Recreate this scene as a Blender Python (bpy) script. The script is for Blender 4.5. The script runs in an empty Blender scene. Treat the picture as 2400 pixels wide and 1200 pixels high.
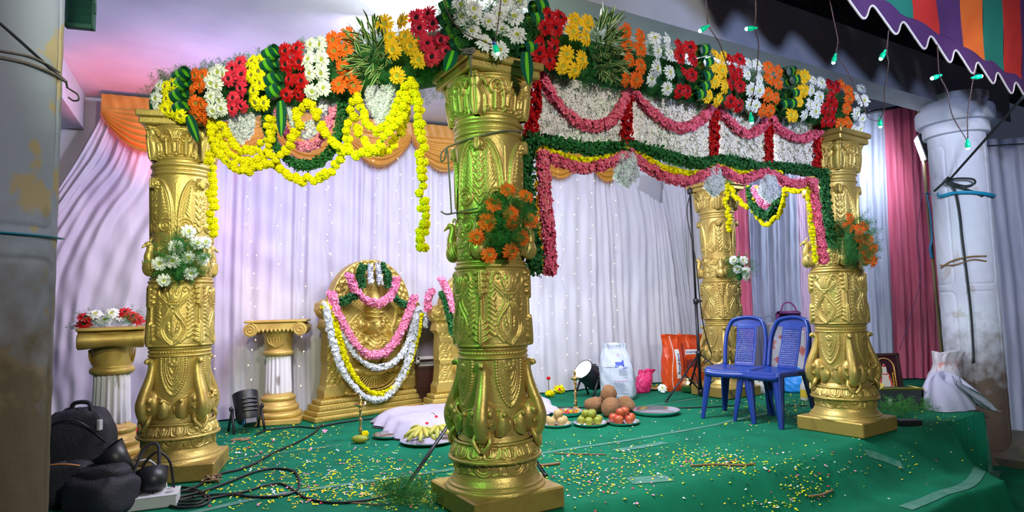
import bpy, math, random
import numpy as np
from mathutils import Matrix, Vector
rng = np.random.default_rng(7)
random.seed(7)
sc = bpy.context.scene
C = sc.collection
PI = math.pi
# ---------------------------------------------------------------- camera
CAM_H, FPX, TILT, ROLL = 1.03, 1460.0, math.atan(115/1460), 0.025
_fw = np.array([0, math.cos(TILT), math.sin(TILT)])
_u0 = np.array([0, -math.sin(TILT), math.cos(TILT)])
_r0 = np.array([1.0, 0, 0])
_R = math.cos(ROLL)*_r0 - math.sin(ROLL)*_u0
_U = math.sin(ROLL)*_r0 + math.cos(ROLL)*_u0
CAM = np.array([0, 0, CAM_H])
cd = bpy.data.cameras.new('camera'); cam = bpy.data.objects.new('camera', cd); C.objects.link(cam)
cd.sensor_width = 36; cd.lens = 36*FPX/2400; cd.clip_start = .05
cam.matrix_world = Matrix(((_R[0], _U[0], -_fw[0], 0), (_R[1], _U[1], -_fw[1], 0), (_R[2], _U[2], -_fw[2], CAM_H), (0, 0, 0, 1)))
sc.camera = cam
sc.cycles.max_bounces = 5; sc.cycles.diffuse_bounces = 3; sc.cycles.glossy_bounces = 3; sc.cycles.transmission_bounces = 3; sc.cycles.adaptive_threshold = .05
def ray(x, y): return _fw*FPX + _R*(x-1200) + _U*(600-y)
def FL(x, y, z=0.0):
    d = ray(x, y); return CAM + d*((z-CAM_H)/d[2])
def PL(x, y, p0, n):
    d = ray(x, y); return CAM + d*(np.dot(np.asarray(p0)-CAM, n)/np.dot(d, n))
def AT(x, y, depth):
    d = ray(x, y); return CAM + d*(depth/FPX)
def PIX(p):
    v = np.asarray(p)-CAM; z = v@_fw; return 1200+FPX*(v@_R)/z, 600-FPX*(v@_U)/z
# ---------------------------------------------------------------- world, exposure, lights
w = bpy.data.worlds.new('night'); sc.world = w; w.use_nodes = True
w.node_tree.nodes['Background'].inputs[0].default_value = (.30, .34, .55, 1)
w.node_tree.nodes['Background'].inputs[1].default_value = .10
sc.view_settings.view_transform = 'Standard'; sc.view_settings.look = 'None'
sc.view_settings.exposure = 0.0; sc.view_settings.gamma = 1; sc.view_settings.use_curve_mapping = False
def lamp(name, kind, loc, power, color, target=None, size=.2, spot=60, blend=.6):
    d = bpy.data.lights.new(name, kind); d.energy = power; d.color = color
    if kind == 'AREA': d.size = size; d.shape = 'DISK'
    else: d.shadow_soft_size = size
    if kind == 'SPOT': d.spot_size = math.radians(spot); d.spot_blend = blend
    o = bpy.data.objects.new(name, d); C.objects.link(o); o.location = loc
    if target is not None:
        o.rotation_euler = (Vector(target)-Vector(loc)).to_track_quat('-Z', 'Y').to_euler()
    return o
# lamps hung under the ceiling inside the canopy, a video light behind the photographer, coloured stage cans, plus added fills for carpet and beam
lamp('ceiling_lamp', 'POINT', (-.30, 3.85, 2.90), 95, (.93, .95, 1.0), size=.10)
lamp('canopy_flood', 'AREA', (-.75, 4.25, 3.0), 50, (.66, .57, 1.0), target=(-1.6, 6.6, .6), size=.5)
lamp('canopy_flood', 'AREA', (1.7, 5.0, 3.0), 42, (.76, .76, 1.0), target=(1.6, 7.6, .6), size=.5)
lamp('carpet_fill', 'AREA', (.5, 5.0, 3.0), 96, (.95, .98, 1.0), target=(.6, 5.0, 0), size=.6)  # added overhead fill, only there to brighten the carpet
lamp('video_light', 'AREA', (1.9, -.9, 2.6), 125, (1.0, .94, .84), target=(1.2, 4.5, 1.4), size=.35)
lamp('cool_flood', 'SPOT', (3.2, 1.2, 2.9), 480, (.78, .82, 1.0), target=(4.3, 7.2, 1.1), size=.15, spot=44)
lamp('green_stage_can', 'SPOT', (-1.5, 1.7, 2.1), 110, (.28, 1.0, .30), target=(-.2, 3.35, 1.3), size=.10, spot=62)
lamp('yellow_green_stage_can', 'SPOT', (-.6, .6, 2.6), 420, (.92, 1.0, .62), target=(-1.55, 4.0, 1.75), size=.10, spot=42)
lamp('red_uplight', 'SPOT', (-3.35, 5.2, 2.0), 36, (1.0, .10, .14), target=(-2.9, 5.5, 3.1), size=.10, spot=115)
lamp('pink_can', 'SPOT', (-1.6, 4.6, 2.7), 60, (1.0, .30, .55), target=(-3.4, 5.6, 1.0), size=.10, spot=70)
lamp('lavender_lamp', 'POINT', (-2.3, 4.9, 2.2), 34, (.52, .46, 1.0), size=.10)
lamp('beam_fill', 'SPOT', (2.9, 2.3, 2.2), 150, (.50, .62, 1.0), target=(2.5, 4.95, 3.15), size=.10, spot=110)  # unseen bluish spot added under the awning to brighten the beam face
# ---------------------------------------------------------------- mesh helpers
class MB:
    def __init__(s): s.V = []; s.F = []; s.M = []; s.n = 0
    def add(s, V, F, m=0):
        V = np.asarray(V, float).reshape(-1, 3)
        for f in (F if isinstance(F, list) else [F]):
            f = np.asarray(f, int)
            if len(f): s.F.append(f+s.n); s.M.append(np.full(len(f), m) if np.isscalar(m) else np.asarray(m))
        s.V.append(V); s.n += len(V); return s
    def grid(s, P, cu=False, cv=False, m=0):
        a, b = P.shape[:2]; I = np.arange(a*b).reshape(a, b)
        if cu: I = np.vstack([I, I[:1]])
        if cv: I = np.hstack([I, I[:, :1]])
        F = np.stack([I[:-1, :-1], I[:-1, 1:], I[1:, 1:], I[1:, :-1]], -1).reshape(-1, 4)
        return s.add(P.reshape(-1, 3), F, m)
    def lathe(s, prof, seg=32, m=0, c=(0, 0, 0), capb=True, capt=True, fl=0, nf=0):
        p = np.array(prof, float); t = np.linspace(0, 2*PI, seg, endpoint=False)
        r = p[:, 0][:, None]*np.ones(seg)
        if nf: r = r*(1-fl*(.5+.5*np.cos(nf*t))[None, :])
        P = np.stack([r*np.cos(t), r*np.sin(t), p[:, 1][:, None]*np.ones(seg)], -1)+np.array(c)
        n0 = s.n; s.grid(P, cv=True, m=m)
        if capb and p[0, 0] > 1e-4: s.F.append(np.arange(seg)[::-1][None, :]+n0); s.M.append(np.array([m]))
        if capt and p[-1, 0] > 1e-4: s.F.append(np.arange(seg)[None, :]+n0+seg*(len(p)-1)); s.M.append(np.array([m]))
        return s
    def tube(s, path, r, seg=8, m=0, closed=False, sy=1.0, caps=True):
        p = np.asarray(path, float); n = len(p); r = np.broadcast_to(np.asarray(r, float), (n,))
        T = np.gradient(p, axis=0) if not closed else np.roll(p, -1, 0)-np.roll(p, 1, 0)
        T /= np.linalg.norm(T, axis=1)[:, None]+1e-12
        ref = np.array([0, 0, 1.]) if abs(T[0][2]) < .9 else np.array([1., 0, 0])
        N = np.zeros_like(p); N[0] = np.cross(T[0], ref); N[0] /= np.linalg.norm(N[0])
        for i in range(1, n):
            v = N[i-1]-T[i]*np.dot(N[i-1], T[i]); N[i] = v/(np.linalg.norm(v)+1e-12)
        B = np.cross(T, N); a = np.linspace(0, 2*PI, seg, endpoint=False)
        P = p[:, None]+r[:, None, None]*(np.cos(a)[None, :, None]*N[:, None]+sy*np.sin(a)[None, :, None]*B[:, None])
        n0 = s.n; s.grid(P, cu=closed, cv=True, m=m)
        if caps and not closed:
            s.F.append(np.arange(seg)[::-1][None, :]+n0); s.F.append(np.arange(seg)[None, :]+n0+seg*(n-1)); s.M += [np.array([m])]*2
        return s
    def ell(s, c, r, seg=14, rings=9, m=0, M=None):
        t = np.linspace(0, PI, rings); r = np.broadcast_to(np.asarray(r, float), (3,))
        a = np.linspace(0, 2*PI, seg, endpoint=False); st = np.maximum(np.sin(t), 1e-3)
        P = np.stack([st[:, None]*np.cos(a)*r[0], st[:, None]*np.sin(a)*r[1], -np.cos(t)[:, None]*np.ones(seg)*r[2]], -1)
        if M is not None: P = P@np.asarray(M).T
        return s.grid(P+np.array(c), cv=True, m=m)
    def box(s, c, sz, b=0.004, m=0, M=None):
        h = np.array(sz, float)/2; b = min(b, h.min()*.9); V = []
        for sx in (-1, 1):
            for sy in (-1, 1):
                for s_ in (-1, 1):
                    q = np.array([sx, sy, s_]); 
                    for k in range(3):
                        v = q*(h-b); v[k] = q[k]*h[k]; V.append(v)
        V = np.array(V); id = lambda x, y, z, k: ((x*2+y)*2+z)*3+k
        Q = []; T = []
        for k, (i, j) in enumerate(((1, 2), (0, 2), (0, 1))):
            for sd in (0, 1):
                def ix(a, b_):
                    q = [0, 0, 0]; q[k] = sd; q[i] = a; q[j] = b_; return id(*q, k)
                f = [ix(0, 0), ix(1, 0), ix(1, 1), ix(0, 1)]
                Q.append(f if (sd == 1) != (k == 1) else f[::-1])
        for k in range(3):
            i, j = [x for x in range(3) if x != k]
            for a in (0, 1):
                for b_ in (0, 1):
                    def ii(t, kk):
                        q = [0, 0, 0]; q[k] = t; q[i] = a; q[j] = b_; return id(*q, kk)
                    f = [ii(0, i), ii(1, i), ii(1, j), ii(0, j)]
                    Q.append(f if (a == b_) != (k == 1) else f[::-1])
        for x in (0, 1):
            for y in (0, 1):
                for z in (0, 1):
                    f = [id(x, y, z, 0), id(x, y, z, 1), id(x, y, z, 2)]; T.append(f if (x+y+z) % 2 == 1 else f[::-1])
        if M is not None: V = V@np.asarray(M).T
        return s.add(V+np.array(c), [np.array(Q), np.array(T)], m)
    def prism(s, poly, axis_o, ex, ey, ez, t, m=0):
        p = np.array(poly, float); n = len(p); ex, ey, ez = map(np.asarray, (ex, ey, ez))
        a = np.asarray(axis_o)+p[:, :1]*ex+p[:, 1:]*ey
        V = np.vstack([a-ez*t/2, a+ez*t/2]); i = np.arange(n); j = (i+1) % n
        return s.add(V, [np.stack([i, j, j+n, i+n], 1), np.arange(n)[::-1][None, :], (np.arange(n)+n)[None, :]], m)
    def inst(s, T, mats, m=0):
        """copies of template T=(V,[F..]) under 4x4 matrices"""
        V, Fs = T; mats = np.asarray(mats); k = len(mats)
        if k == 0: return s
        P = np.einsum('kij,nj->kni', mats[:, :3, :3], V)+mats[:, None, :3, 3]
        off = (np.arange(k)*len(V))[:, None, None]
        return s.add(P.reshape(-1, 3), [(f[None]+off).reshape(-1, f.shape[1]) for f in Fs], m)
    def xf(s, M):
        M = np.asarray(M)
        s.V = [v@M[:3, :3].T+M[:3, 3] for v in s.V]; return s
    def tpl(s): return np.vstack(s.V), s.F
    def mesh(s, name, mats, smooth=True, off=None):
        V = np.vstack(s.V)
        if off is not None: V = V-np.asarray(off)
        me = bpy.data.meshes.new(name); me.vertices.add(len(V)); me.vertices.foreach_set('co', V.astype(np.float32).ravel())
        ks = np.concatenate([np.full(len(f), f.shape[1]) for f in s.F]); L = np.concatenate([f.ravel() for f in s.F])
        me.loops.add(len(L)); me.loops.foreach_set('vertex_index', L.astype(np.int32))
        me.polygons.add(len(ks)); st = np.concatenate([[0], np.cumsum(ks)[:-1]])
        me.polygons.foreach_set('loop_start', st.astype(np.int32))
        me.polygons.foreach_set('material_index', np.concatenate(s.M).astype(np.int32))
        me.polygons.foreach_set('use_smooth', np.full(len(ks), bool(smooth)))
        me.update(calc_edges=True); me.validate()
        for mm in (mats if isinstance(mats, (list, tuple)) else [mats]): me.materials.append(mm)
        return me
def link(name, me, parent=None, M=None):
    o = bpy.data.objects.new(name, me); C.objects.link(o)
    if parent is not None: o.parent = parent
    if M is not None: o.matrix_local = Matrix([list(r) for r in np.asarray(M)]) if not isinstance(M, Matrix) else M
    return o
def part(name, mb, mats, parent, smooth=True, ws=False, sharp=None):
    """child mesh; ws: vertices are world coordinates and the parent is an unrotated Empty"""
    me = mb.mesh(name, mats, smooth, off=np.array(parent.location) if ws else None)
    if sharp: me.set_sharp_from_angle(angle=math.radians(sharp))
    return link(name, me, parent)
def tag(o, label, cat, group=None, kind=None):
    if kind: o['kind'] = kind
    if label: o['label'] = label
    if cat: o['category'] = cat
    if group: o['group'] = group
    return o
def solo(name, mb, mats, label, cat, group=None, smooth=True, kind=None, sharp=None):
    V = np.vstack(mb.V); lo, hi = V.min(0), V.max(0); off = np.array([(lo[0]+hi[0])/2, (lo[1]+hi[1])/2, lo[2]])
    me = mb.mesh(name, mats, smooth, off=off)
    if sharp: me.set_sharp_from_angle(angle=math.radians(sharp))
    o = link(name, me); o.location = off
    return tag(o, label, cat, group, kind)
def struct(name, mb, mats, smooth=False, sharp=None):
    o = solo(name, mb, mats, None, None, kind='structure', smooth=smooth, sharp=sharp); return o
def thing(name, label, cat, loc=(0, 0, 0), rotz=0, group=None):
    o = bpy.data.objects.new(name, None); C.objects.link(o); o.location = [float(v) for v in loc]; o.rotation_euler = (0, 0, rotz)
    o.empty_display_size = .1
    return tag(o, label, cat, group)
def Rz(a): c, s_ = math.cos(a), math.sin(a); return np.array([[c, -s_, 0], [s_, c, 0], [0, 0, 1.]])
def Rx(a): c, s_ = math.cos(a), math.sin(a); return np.array([[1, 0, 0], [0, c, -s_], [0, s_, c.real]])
def Ry(a): c, s_ = math.cos(a), math.sin(a); return np.array([[c, 0, s_], [0, 1, 0], [-s_, 0, c]])
def M4(R=np.eye(3), t=(0, 0, 0), s=1.0):
    M = np.eye(4); M[:3, :3] = np.asarray(R)*s; M[:3, 3] = t; return M
def unit(v): v = np.asarray(v, float); return v/(np.linalg.norm(v)+1e-12)
def zto(n, spin=0.0):
    """rotation taking +Z to n"""
    n = unit(n); a = np.array([0, 0, 1.]) if abs(n[2]) < .95 else np.array([1., 0, 0])
    x = unit(np.cross(a, n)); y = np.cross(n, x); return np.stack([x, y, n], 1)@Rz(spin)
def cr(pts, n=12, closed=False):
    """Catmull-Rom through points"""
    p = np.asarray(pts, float)
    if closed: q = np.vstack([p[-1:], p, p[:2]])
    else: q = np.vstack([2*p[0]-p[1], p, 2*p[-1]-p[-2]])
    out = []
    t = np.linspace(0, 1, n, endpoint=False)[:, None]
    for i in range(1, len(q)-2):
        a, b, c, d = q[i-1:i+3]
        out.append(.5*((2*b)+(-a+c)*t+(2*a-5*b+4*c-d)*t**2+(-a+3*b-3*c+d)*t**3))
    if not closed: out.append(q[-2][None])
    return np.vstack(out)
def resamp(p, step=None, n=None):
    p = np.asarray(p, float); L = np.concatenate([[0], np.cumsum(np.linalg.norm(np.diff(p, axis=0), axis=1))])
    n = n or max(2, int(round(L[-1]/step))+1); t = np.linspace(0, L[-1], n)
    return np.stack([np.interp(t, L, p[:, k]) for k in range(p.shape[1])], 1)
def frame(path):
    T = np.gradient(path, axis=0); return T/(np.linalg.norm(T, axis=1)[:, None]+1e-12)
# ---------------------------------------------------------------- materials
def mat(name, col, rough=.6, metal=0.0, var=None, vs=8.0, bump=0.0, bs=40.0, spec=.5, trans=0.0, emit=None, es=0.0, det=4, sub=0.0, coat=0.0, stretch=None, ramp=(.35, .65), aniso=None):
    m = bpy.data.materials.new(name); m.use_nodes = True; nt = m.node_tree; b = nt.nodes['Principled BSDF']; L = nt.links.new
    b.inputs['Base Color'].default_value = (*col, 1); b.inputs['Roughness'].default_value = rough; b.inputs['Metallic'].default_value = metal
    b.inputs['Specular IOR Level'].default_value = spec; b.inputs['Transmission Weight'].default_value = trans
    b.inputs['Coat Weight'].default_value = coat
    if emit: b.inputs['Emission Color'].default_value = (*emit, 1); b.inputs['Emission Strength'].default_value = es
    tc = nt.nodes.new('ShaderNodeTexCoord'); src = tc.outputs['Object']
    if stretch:
        mp = nt.nodes.new('ShaderNodeMapping'); mp.inputs['Scale'].default_value = stretch; L(src, mp.inputs[0]); src = mp.outputs[0]
    if var:
        n = nt.nodes.new('ShaderNodeTexNoise'); n.inputs['Scale'].default_value = vs; n.inputs['Detail'].default_value = det; L(src, n.inputs['Vector'])
        r = nt.nodes.new('ShaderNodeValToRGB'); e = r.color_ramp; e.elements[0].position, e.elements[1].position = ramp
        e.elements[0].color = (*col, 1); e.elements[1].color = (*var, 1); L(n.outputs[0], r.inputs[0]); L(r.outputs[0], b.inputs['Base Color'])
    if bump:
        n2 = nt.nodes.new('ShaderNodeTexNoise'); n2.inputs['Scale'].default_value = bs; n2.inputs['Detail'].default_value = 5; L(src, n2.inputs['Vector'])
        bp = nt.nodes.new('ShaderNodeBump'); bp.inputs['Strength'].default_value = bump; bp.inputs['Distance'].default_value = .01
        L(n2.outputs[0], bp.inputs['Height']); L(bp.outputs[0], b.inputs['Normal'])
    return m
def translucent(name, col, k=.35, rough=.7, var=None, vs=6.0, stretch=None, weave=0.0):
    m = mat(name, col, rough, var=var, vs=vs, stretch=stretch, bump=weave, bs=300, spec=.3); nt = m.node_tree; b = nt.nodes['Principled BSDF']; out = nt.nodes['Material Output']
    t = nt.nodes.new('ShaderNodeBsdfTranslucent'); t.inputs[0].default_value = (*col, 1); mx = nt.nodes.new('ShaderNodeMixShader'); mx.inputs[0].default_value = k
    nt.links.new(b.outputs[0], mx.inputs[1]); nt.links.new(t.outputs[0], mx.inputs[2]); nt.links.new(mx.outputs[0], out.inputs[0]); return m
GOLD = mat('gold_paint', (.57, .43, .125), .41, .55, var=(.47, .31, .085), vs=5, bump=.20, bs=75, ramp=(.42, .72))
GOLD2 = mat('pale_gold_paint', (.56, .42, .105), .42, .50, var=(.46, .31, .07), vs=7, bump=.25, bs=80, ramp=(.4, .75))
OCHRE = mat('worn_gold_ochre', (.50, .31, .085), .5, .4, var=(.62, .45, .12), vs=9, bump=.1, bs=60)
GREEN_C = mat('green_carpet', (.004, .165, .085), .92, var=(.003, .118, .062), vs=3.2, bump=.35, bs=240, spec=.15)
BLACK = mat('black_plastic', (.012, .012, .016), .42)
BLACKM = mat('black_metal', (.012, .013, .02), .38, .2)
RUBBER = mat('black_cable', (.008, .008, .010), .5)
STEEL = mat('stainless_steel', (.80, .80, .83), .16, 1.0)
BRASS = mat('brass', (.72, .50, .22), .25, 1.0)
YEL = mat('yellow_petal', (.98, .93, .005), .6, var=(.93, .80, .0), vs=30, spec=.2)
YELO = mat('amber_petal', (.92, .48, .01), .6, var=(.98, .64, .02), vs=30, spec=.2)
ORA = mat('orange_petal', (.80, .105, .008), .6, var=(.86, .16, .014), vs=30, spec=.2)
RED = mat('red_petal', (.62, .006, .010), .55, var=(.42, .003, .006), vs=30, spec=.25)
CRIM = mat('crimson_petal', (.78, .015, .055), .55, var=(.90, .05, .10), vs=30, spec=.25)
PINK = mat('pink_petal', (.93, .22, .34), .6, var=(.80, .10, .20), vs=45, spec=.2)
PNK2 = mat('bright_pink_petal', (.95, .20, .42), .6, var=(.97, .42, .60), vs=60, spec=.2)
WHT = mat('white_petal', (.86, .88, .84), .6, var=(.74, .78, .74), vs=25, spec=.2)
JAS = mat('jasmine_petal', (.92, .88, .80), .6, var=(.86, .85, .82), vs=40, spec=.2)
JASW = mat('silver_white_petal', (.84, .86, .92), .6, var=(.72, .75, .84), vs=40, spec=.2)
FERN = mat('fern_green', (.030, .150, .035), .7, var=(.055, .230, .045), vs=20, spec=.2)
LEAFG = mat('garland_leaf_green', (.012, .095, .028), .6, var=(.025, .170, .035), vs=50, spec=.3)
LDARK = mat('leaf_dark_green', (.006, .085, .045), .30, spec=.5)
LLITE = mat('leaf_light_green', (.13, .50, .020), .32, spec=.5)
LCREAM = mat('leaf_cream_edge', (.55, .60, .20), .45)
LMID = mat('leaf_mid_green', (.012, .10, .03), .4)
CENY = mat('flower_centre_green_yellow', (.52, .56, .06), .7, bump=.5, bs=200)
CEND = mat('flower_centre_dark', (.02, .005, .012), .7, bump=.5, bs=200)
CENG = mat('flower_centre_olive', (.30, .26, .04), .7, bump=.5, bs=200)
# ---------------------------------------------------------------- the setting
PP = [FL(1163, 1180), FL(418, 1110), FL(1985, 1006), FL(1701, 925)]     # the four pillar feet
ANG = math.radians(30.9)
E = np.array([math.cos(ANG), math.sin(ANG), 0]); N = np.array([-E[1], E[0], 0]); Z = np.array([0, 0, 1.])
def AB(a, b, z=0.0): return PP[0]+E*a+N*b+Z*z
def toab(p): r = np.asarray(p)-PP[0]; return r@E, r@N
PLASTER = mat('white_wall_paint', (.70, .70, .74), .85, var=(.58, .58, .64), vs=2.0, bump=.15, bs=18)
BEAMM = mat('beam_paint', (.38, .40, .46), .85, var=(.31, .33, .38), vs=2.2, bump=.2, bs=12)
UPPER_BLACK = mat('black_upper_wall', (.012, .012, .014), .9, var=(.03, .03, .035), vs=5, bump=.3, bs=20)  # near-black mottled colour for the strip above the beam
DIRT = mat('bare_ground', (.045, .038, .032), .95, var=(.025, .022, .02), vs=4, bump=.6, bs=20)
TAPE = mat('clear_tape', (.025, .18, .12), .5, var=(.085, .24, .18), vs=14, bump=.25, bs=30, spec=.3)
WD = unit([.919, .395, 0]); WN = np.array([-WD[1], WD[0], 0]); W0 = np.array([-3.93, 5.5, 0])
def WP(x, y, off=0.0): return PL(x, y, W0+WN*off, WN)          # pixel to a point on the curtain plane
def WS(s, z, off=0.0): return W0+WD*s+WN*off+Z*z
def wsz(x, y, off=0.0): p = WP(x, y, off); return (p-W0)@WD, p[2]
# carpeted stage
EDGE = -.27
def carpet_z(a, b):
    a = np.asarray(a, float); b = np.asarray(b, float)
    s = EDGE-b + .03*np.sin(a*2.3+.7) + .012*np.sin(a*7.1)
    ramp = np.clip(s/.36, 0, 1); ramp = ramp*ramp*(3-2*ramp)
    z1 = -.25*ramp - .012*np.sin(a*9+s*5)*np.clip(s*4, 0, 1)*np.clip(1.4-s*2, 0, 1)
    # right of the second pillar the ramp ends and the stage face drops straight
    z = np.where(s > 0, z1, 0)
    z = z + .0025*np.sin(a*5+b*3)*np.sin(b*4.3-a*1.7) - .0025
    r2 = np.clip((s-.62)/.10, 0, 1); z = z-.22*(r2*r2*(3-2*r2))*np.ones_like(a)
    k = np.clip((a-(4.02+(-.30-b)*-.9))/.08, 0, 1)*(s > -.005)
    z = np.where(s > .0, z*(1-k)+k*np.minimum(z, -.50), z)
    k2 = np.clip((a-4.71)/.03, 0, 1)*(b < .42); z = z*(1-k2)+k2*(-.52)
    return z
av = np.concatenate([np.linspace(-4.6, 3.6, 240), np.linspace(3.62, 4.68, 80), np.linspace(4.69, 4.78, 8), np.linspace(5.0, 8.0, 12)])
bv = np.concatenate([np.linspace(-2.3, -.95, 30), np.linspace(-.93, -.2, 70), np.linspace(-.17, .40, 20), np.linspace(.425, 4.6, 100)])
A_, B_ = np.meshgrid(av, bv, indexing='ij'); P_ = PP[0]+A_[..., None]*E+B_[..., None]*N; P_[..., 2] = carpet_z(A_, B_)
fl = struct('floor', MB().grid(P_), GREEN_C, smooth=True)
struct('ground', MB().box((2, 3, -.56), (40, 40, .04)), DIRT)
# wall behind the curtains, ceiling and beams
mb = MB(); P_ = np.array([[WS(s, z, .25) for z in (-.5, 3.6)] for s in (-4, 9)]); mb.grid(P_); mb.grid(P_+WN*.2)
struct('wall_back', mb, PLASTER)
CZ = 3.09
ce = MB();
ce.prism([(0, 0), (10.4, 0), (10.4, 5.6), (0, 5.6)], AB(-6, .1, CZ+.075), E, N, Z, .15)
struct('ceiling', ce, PLASTER)
mb = MB(); mb.prism([(-6, -.02), (6.5, -.02), (6.5, .24), (-6, .24)], AB(0, 0, 3.10), E, N, Z, .44); struct('trim_1', mb, BEAMM)
mb = MB(); mb.prism([(-6, .02), (9, .02), (9, .3), (-6, .3)], AB(0, 0, 3.75), E, N, Z, .85); struct('trim_2', mb, UPPER_BLACK)
# cross beam from the left column to the back wall; its lower edge shows at the upper left
pA = PL(197, 303, W0+WN*.2, WN); pB = AB(-2.45, 0, pA[2]); bd = unit((pA-pB)*[1, 1, 0]); bn = np.array([-bd[1], bd[0], 0]); Lb = np.linalg.norm((pA-pB)[:2])
mb = MB(); mb.prism([(-.1, 0), (Lb, 0), (Lb, .30), (-.1, .30)], np.array([pB[0], pB[1], (pA[2]+CZ)/2+.02]), bd, bn, Z, CZ-pA[2]+.04); struct('trim_3', mb, PLASTER)
# ---- columns of the building
def make_column(name, label, base, z0, z1, R, mats, ang0, breaks, capital):
    t = thing(name, label, 'column', (base[0], base[1], z0)); t['kind'] = 'thing'
    nt_, nz = 192, 420; th = np.linspace(0, 2*PI, nt_, endpoint=False); zz = np.linspace(z0, z1, nz)
    TH, ZZ = np.meshgrid(th, zz, indexing='ij')
    q = ((TH-ang0) % (PI/2))-PI/4; x = np.abs(q)*R; half = .62*PI/4*R*1.25
    d = np.full(TH.shape, 9.0)
    for (a, b) in breaks:
        cx, cz = np.abs(x)-(half-.05), np.abs(ZZ-(a+b)/2)-((b-a)/2-.05)
        sd = np.hypot(np.maximum(cx, 0), np.maximum(cz, 0))+np.minimum(np.maximum(cx, cz), 0)-.05
        d = np.minimum(d, np.abs(sd))
    r = R-.009*np.exp(-(d/.008)**2)+.0015*np.sin(ZZ*31+TH*5)*np.sin(TH*9-ZZ*13)
    P = np.stack([r*np.cos(TH), r*np.sin(TH), ZZ-z0], -1)
    part('shaft', MB().grid(P, cu=True), mats, t)
    if capital:
        part('capital_ring', MB().lathe([(R, 0), (R+.035, .01), (R+.04, .03), (R+.04, .10), (R+.03, .115), (R, .12)], 64, c=(0, 0, z1-z0-.30)), mats, t, sharp=40)
        part('capital_ring', MB().lathe([(R, 0), (R+.075, .012), (R+.09, .03), (R+.09, .14), (R+.08, .16), (R+.02, .165)], 64, c=(0, 0, z1-z0-.19)), mats, t, sharp=40)
        part('capital_neck', MB().lathe([(R+.02, 0), (R+.02, .05), (R+.05, .07), (R+.05, .12)], 64, c=(0, 0, z1-z0-.03)), mats, t, sharp=40)
    return t
def peel(name, base, patch, low, z_lo, z_hi, patch_amt=.56):
    """old limewash: bluish paint, ochre patches where it has flaked, brown dirt low down"""
    m = mat(name, base, .85, bump=.35, bs=22); nt = m.node_tree; L = nt.links.new; b = nt.nodes['Principled BSDF']; tc = nt.nodes['Texture Coordinate']
    n = nt.nodes.new('ShaderNodeTexNoise'); n.inputs['Scale'].default_value = 4.2; n.inputs['Detail'].default_value = 6; L(tc.outputs['Object'], n.inputs[0])
    r = nt.nodes.new('ShaderNodeValToRGB'); r.color_ramp.elements[0].position = patch_amt; r.color_ramp.elements[1].position = patch_amt+.03; L(n.outputs[0], r.inputs[0])
    mx = nt.nodes.new('ShaderNodeMix'); mx.data_type = 'RGBA'; mx.inputs[6].default_value = (*base, 1); mx.inputs[7].default_value = (*patch, 1); L(r.outputs[0], mx.inputs[0])
    n3 = nt.nodes.new('ShaderNodeTexNoise'); n3.inputs['Scale'].default_value = 9; n3.inputs['Detail'].default_value = 7; L(tc.outputs['Object'], n3.inputs[0])
    sx = nt.nodes.new('ShaderNodeSeparateXYZ'); L(tc.outputs['Object'], sx.inputs[0])
    ad = nt.nodes.new('ShaderNodeMath'); ad.operation = 'MULTIPLY_ADD'; ad.inputs[1].default_value = .9; L(n3.outputs[0], ad.inputs[0]); L(sx.outputs[2], ad.inputs[2])
    mr = nt.nodes.new('ShaderNodeMapRange'); mr.inputs['From Min'].default_value = z_hi+.45; mr.inputs['From Max'].default_value = z_lo+.45; L(ad.outputs[0], mr.inputs[0])
    m2 = nt.nodes.new('ShaderNodeMix'); m2.data_type = 'RGBA'; m2.inputs[7].default_value = (*low, 1); L(mr.outputs[0], m2.inputs[0]); L(mx.outputs[2], m2.inputs[6]); L(m2.outputs[2], b.inputs['Base Color'])
    return m
PEEL_L = peel('flaking_blue_limewash', (.29, .32, .41), (.40, .32, .19), (.11, .08, .045), 1.28, 1.95, .515)  # base colour lowered so the column stays dim under the video light
PEEL_R = peel('stained_white_limewash', (.60, .64, .74), (.50, .50, .52), (.10, .07, .05), .75, 1.35, .62)
COL_L = AB(-2.13, 0.0); COL_R = np.array([4.36, 5.98, 0])
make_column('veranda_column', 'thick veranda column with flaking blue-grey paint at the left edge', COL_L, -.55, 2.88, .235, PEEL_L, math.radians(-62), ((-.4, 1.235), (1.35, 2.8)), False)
make_column('veranda_column', 'round white veranda column with ringed capital and brown stained foot', COL_R, -.55, 2.85, .235, PEEL_R, math.radians(-52), ((-.4, 1.05), (1.12, 2.45)), True)
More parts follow.
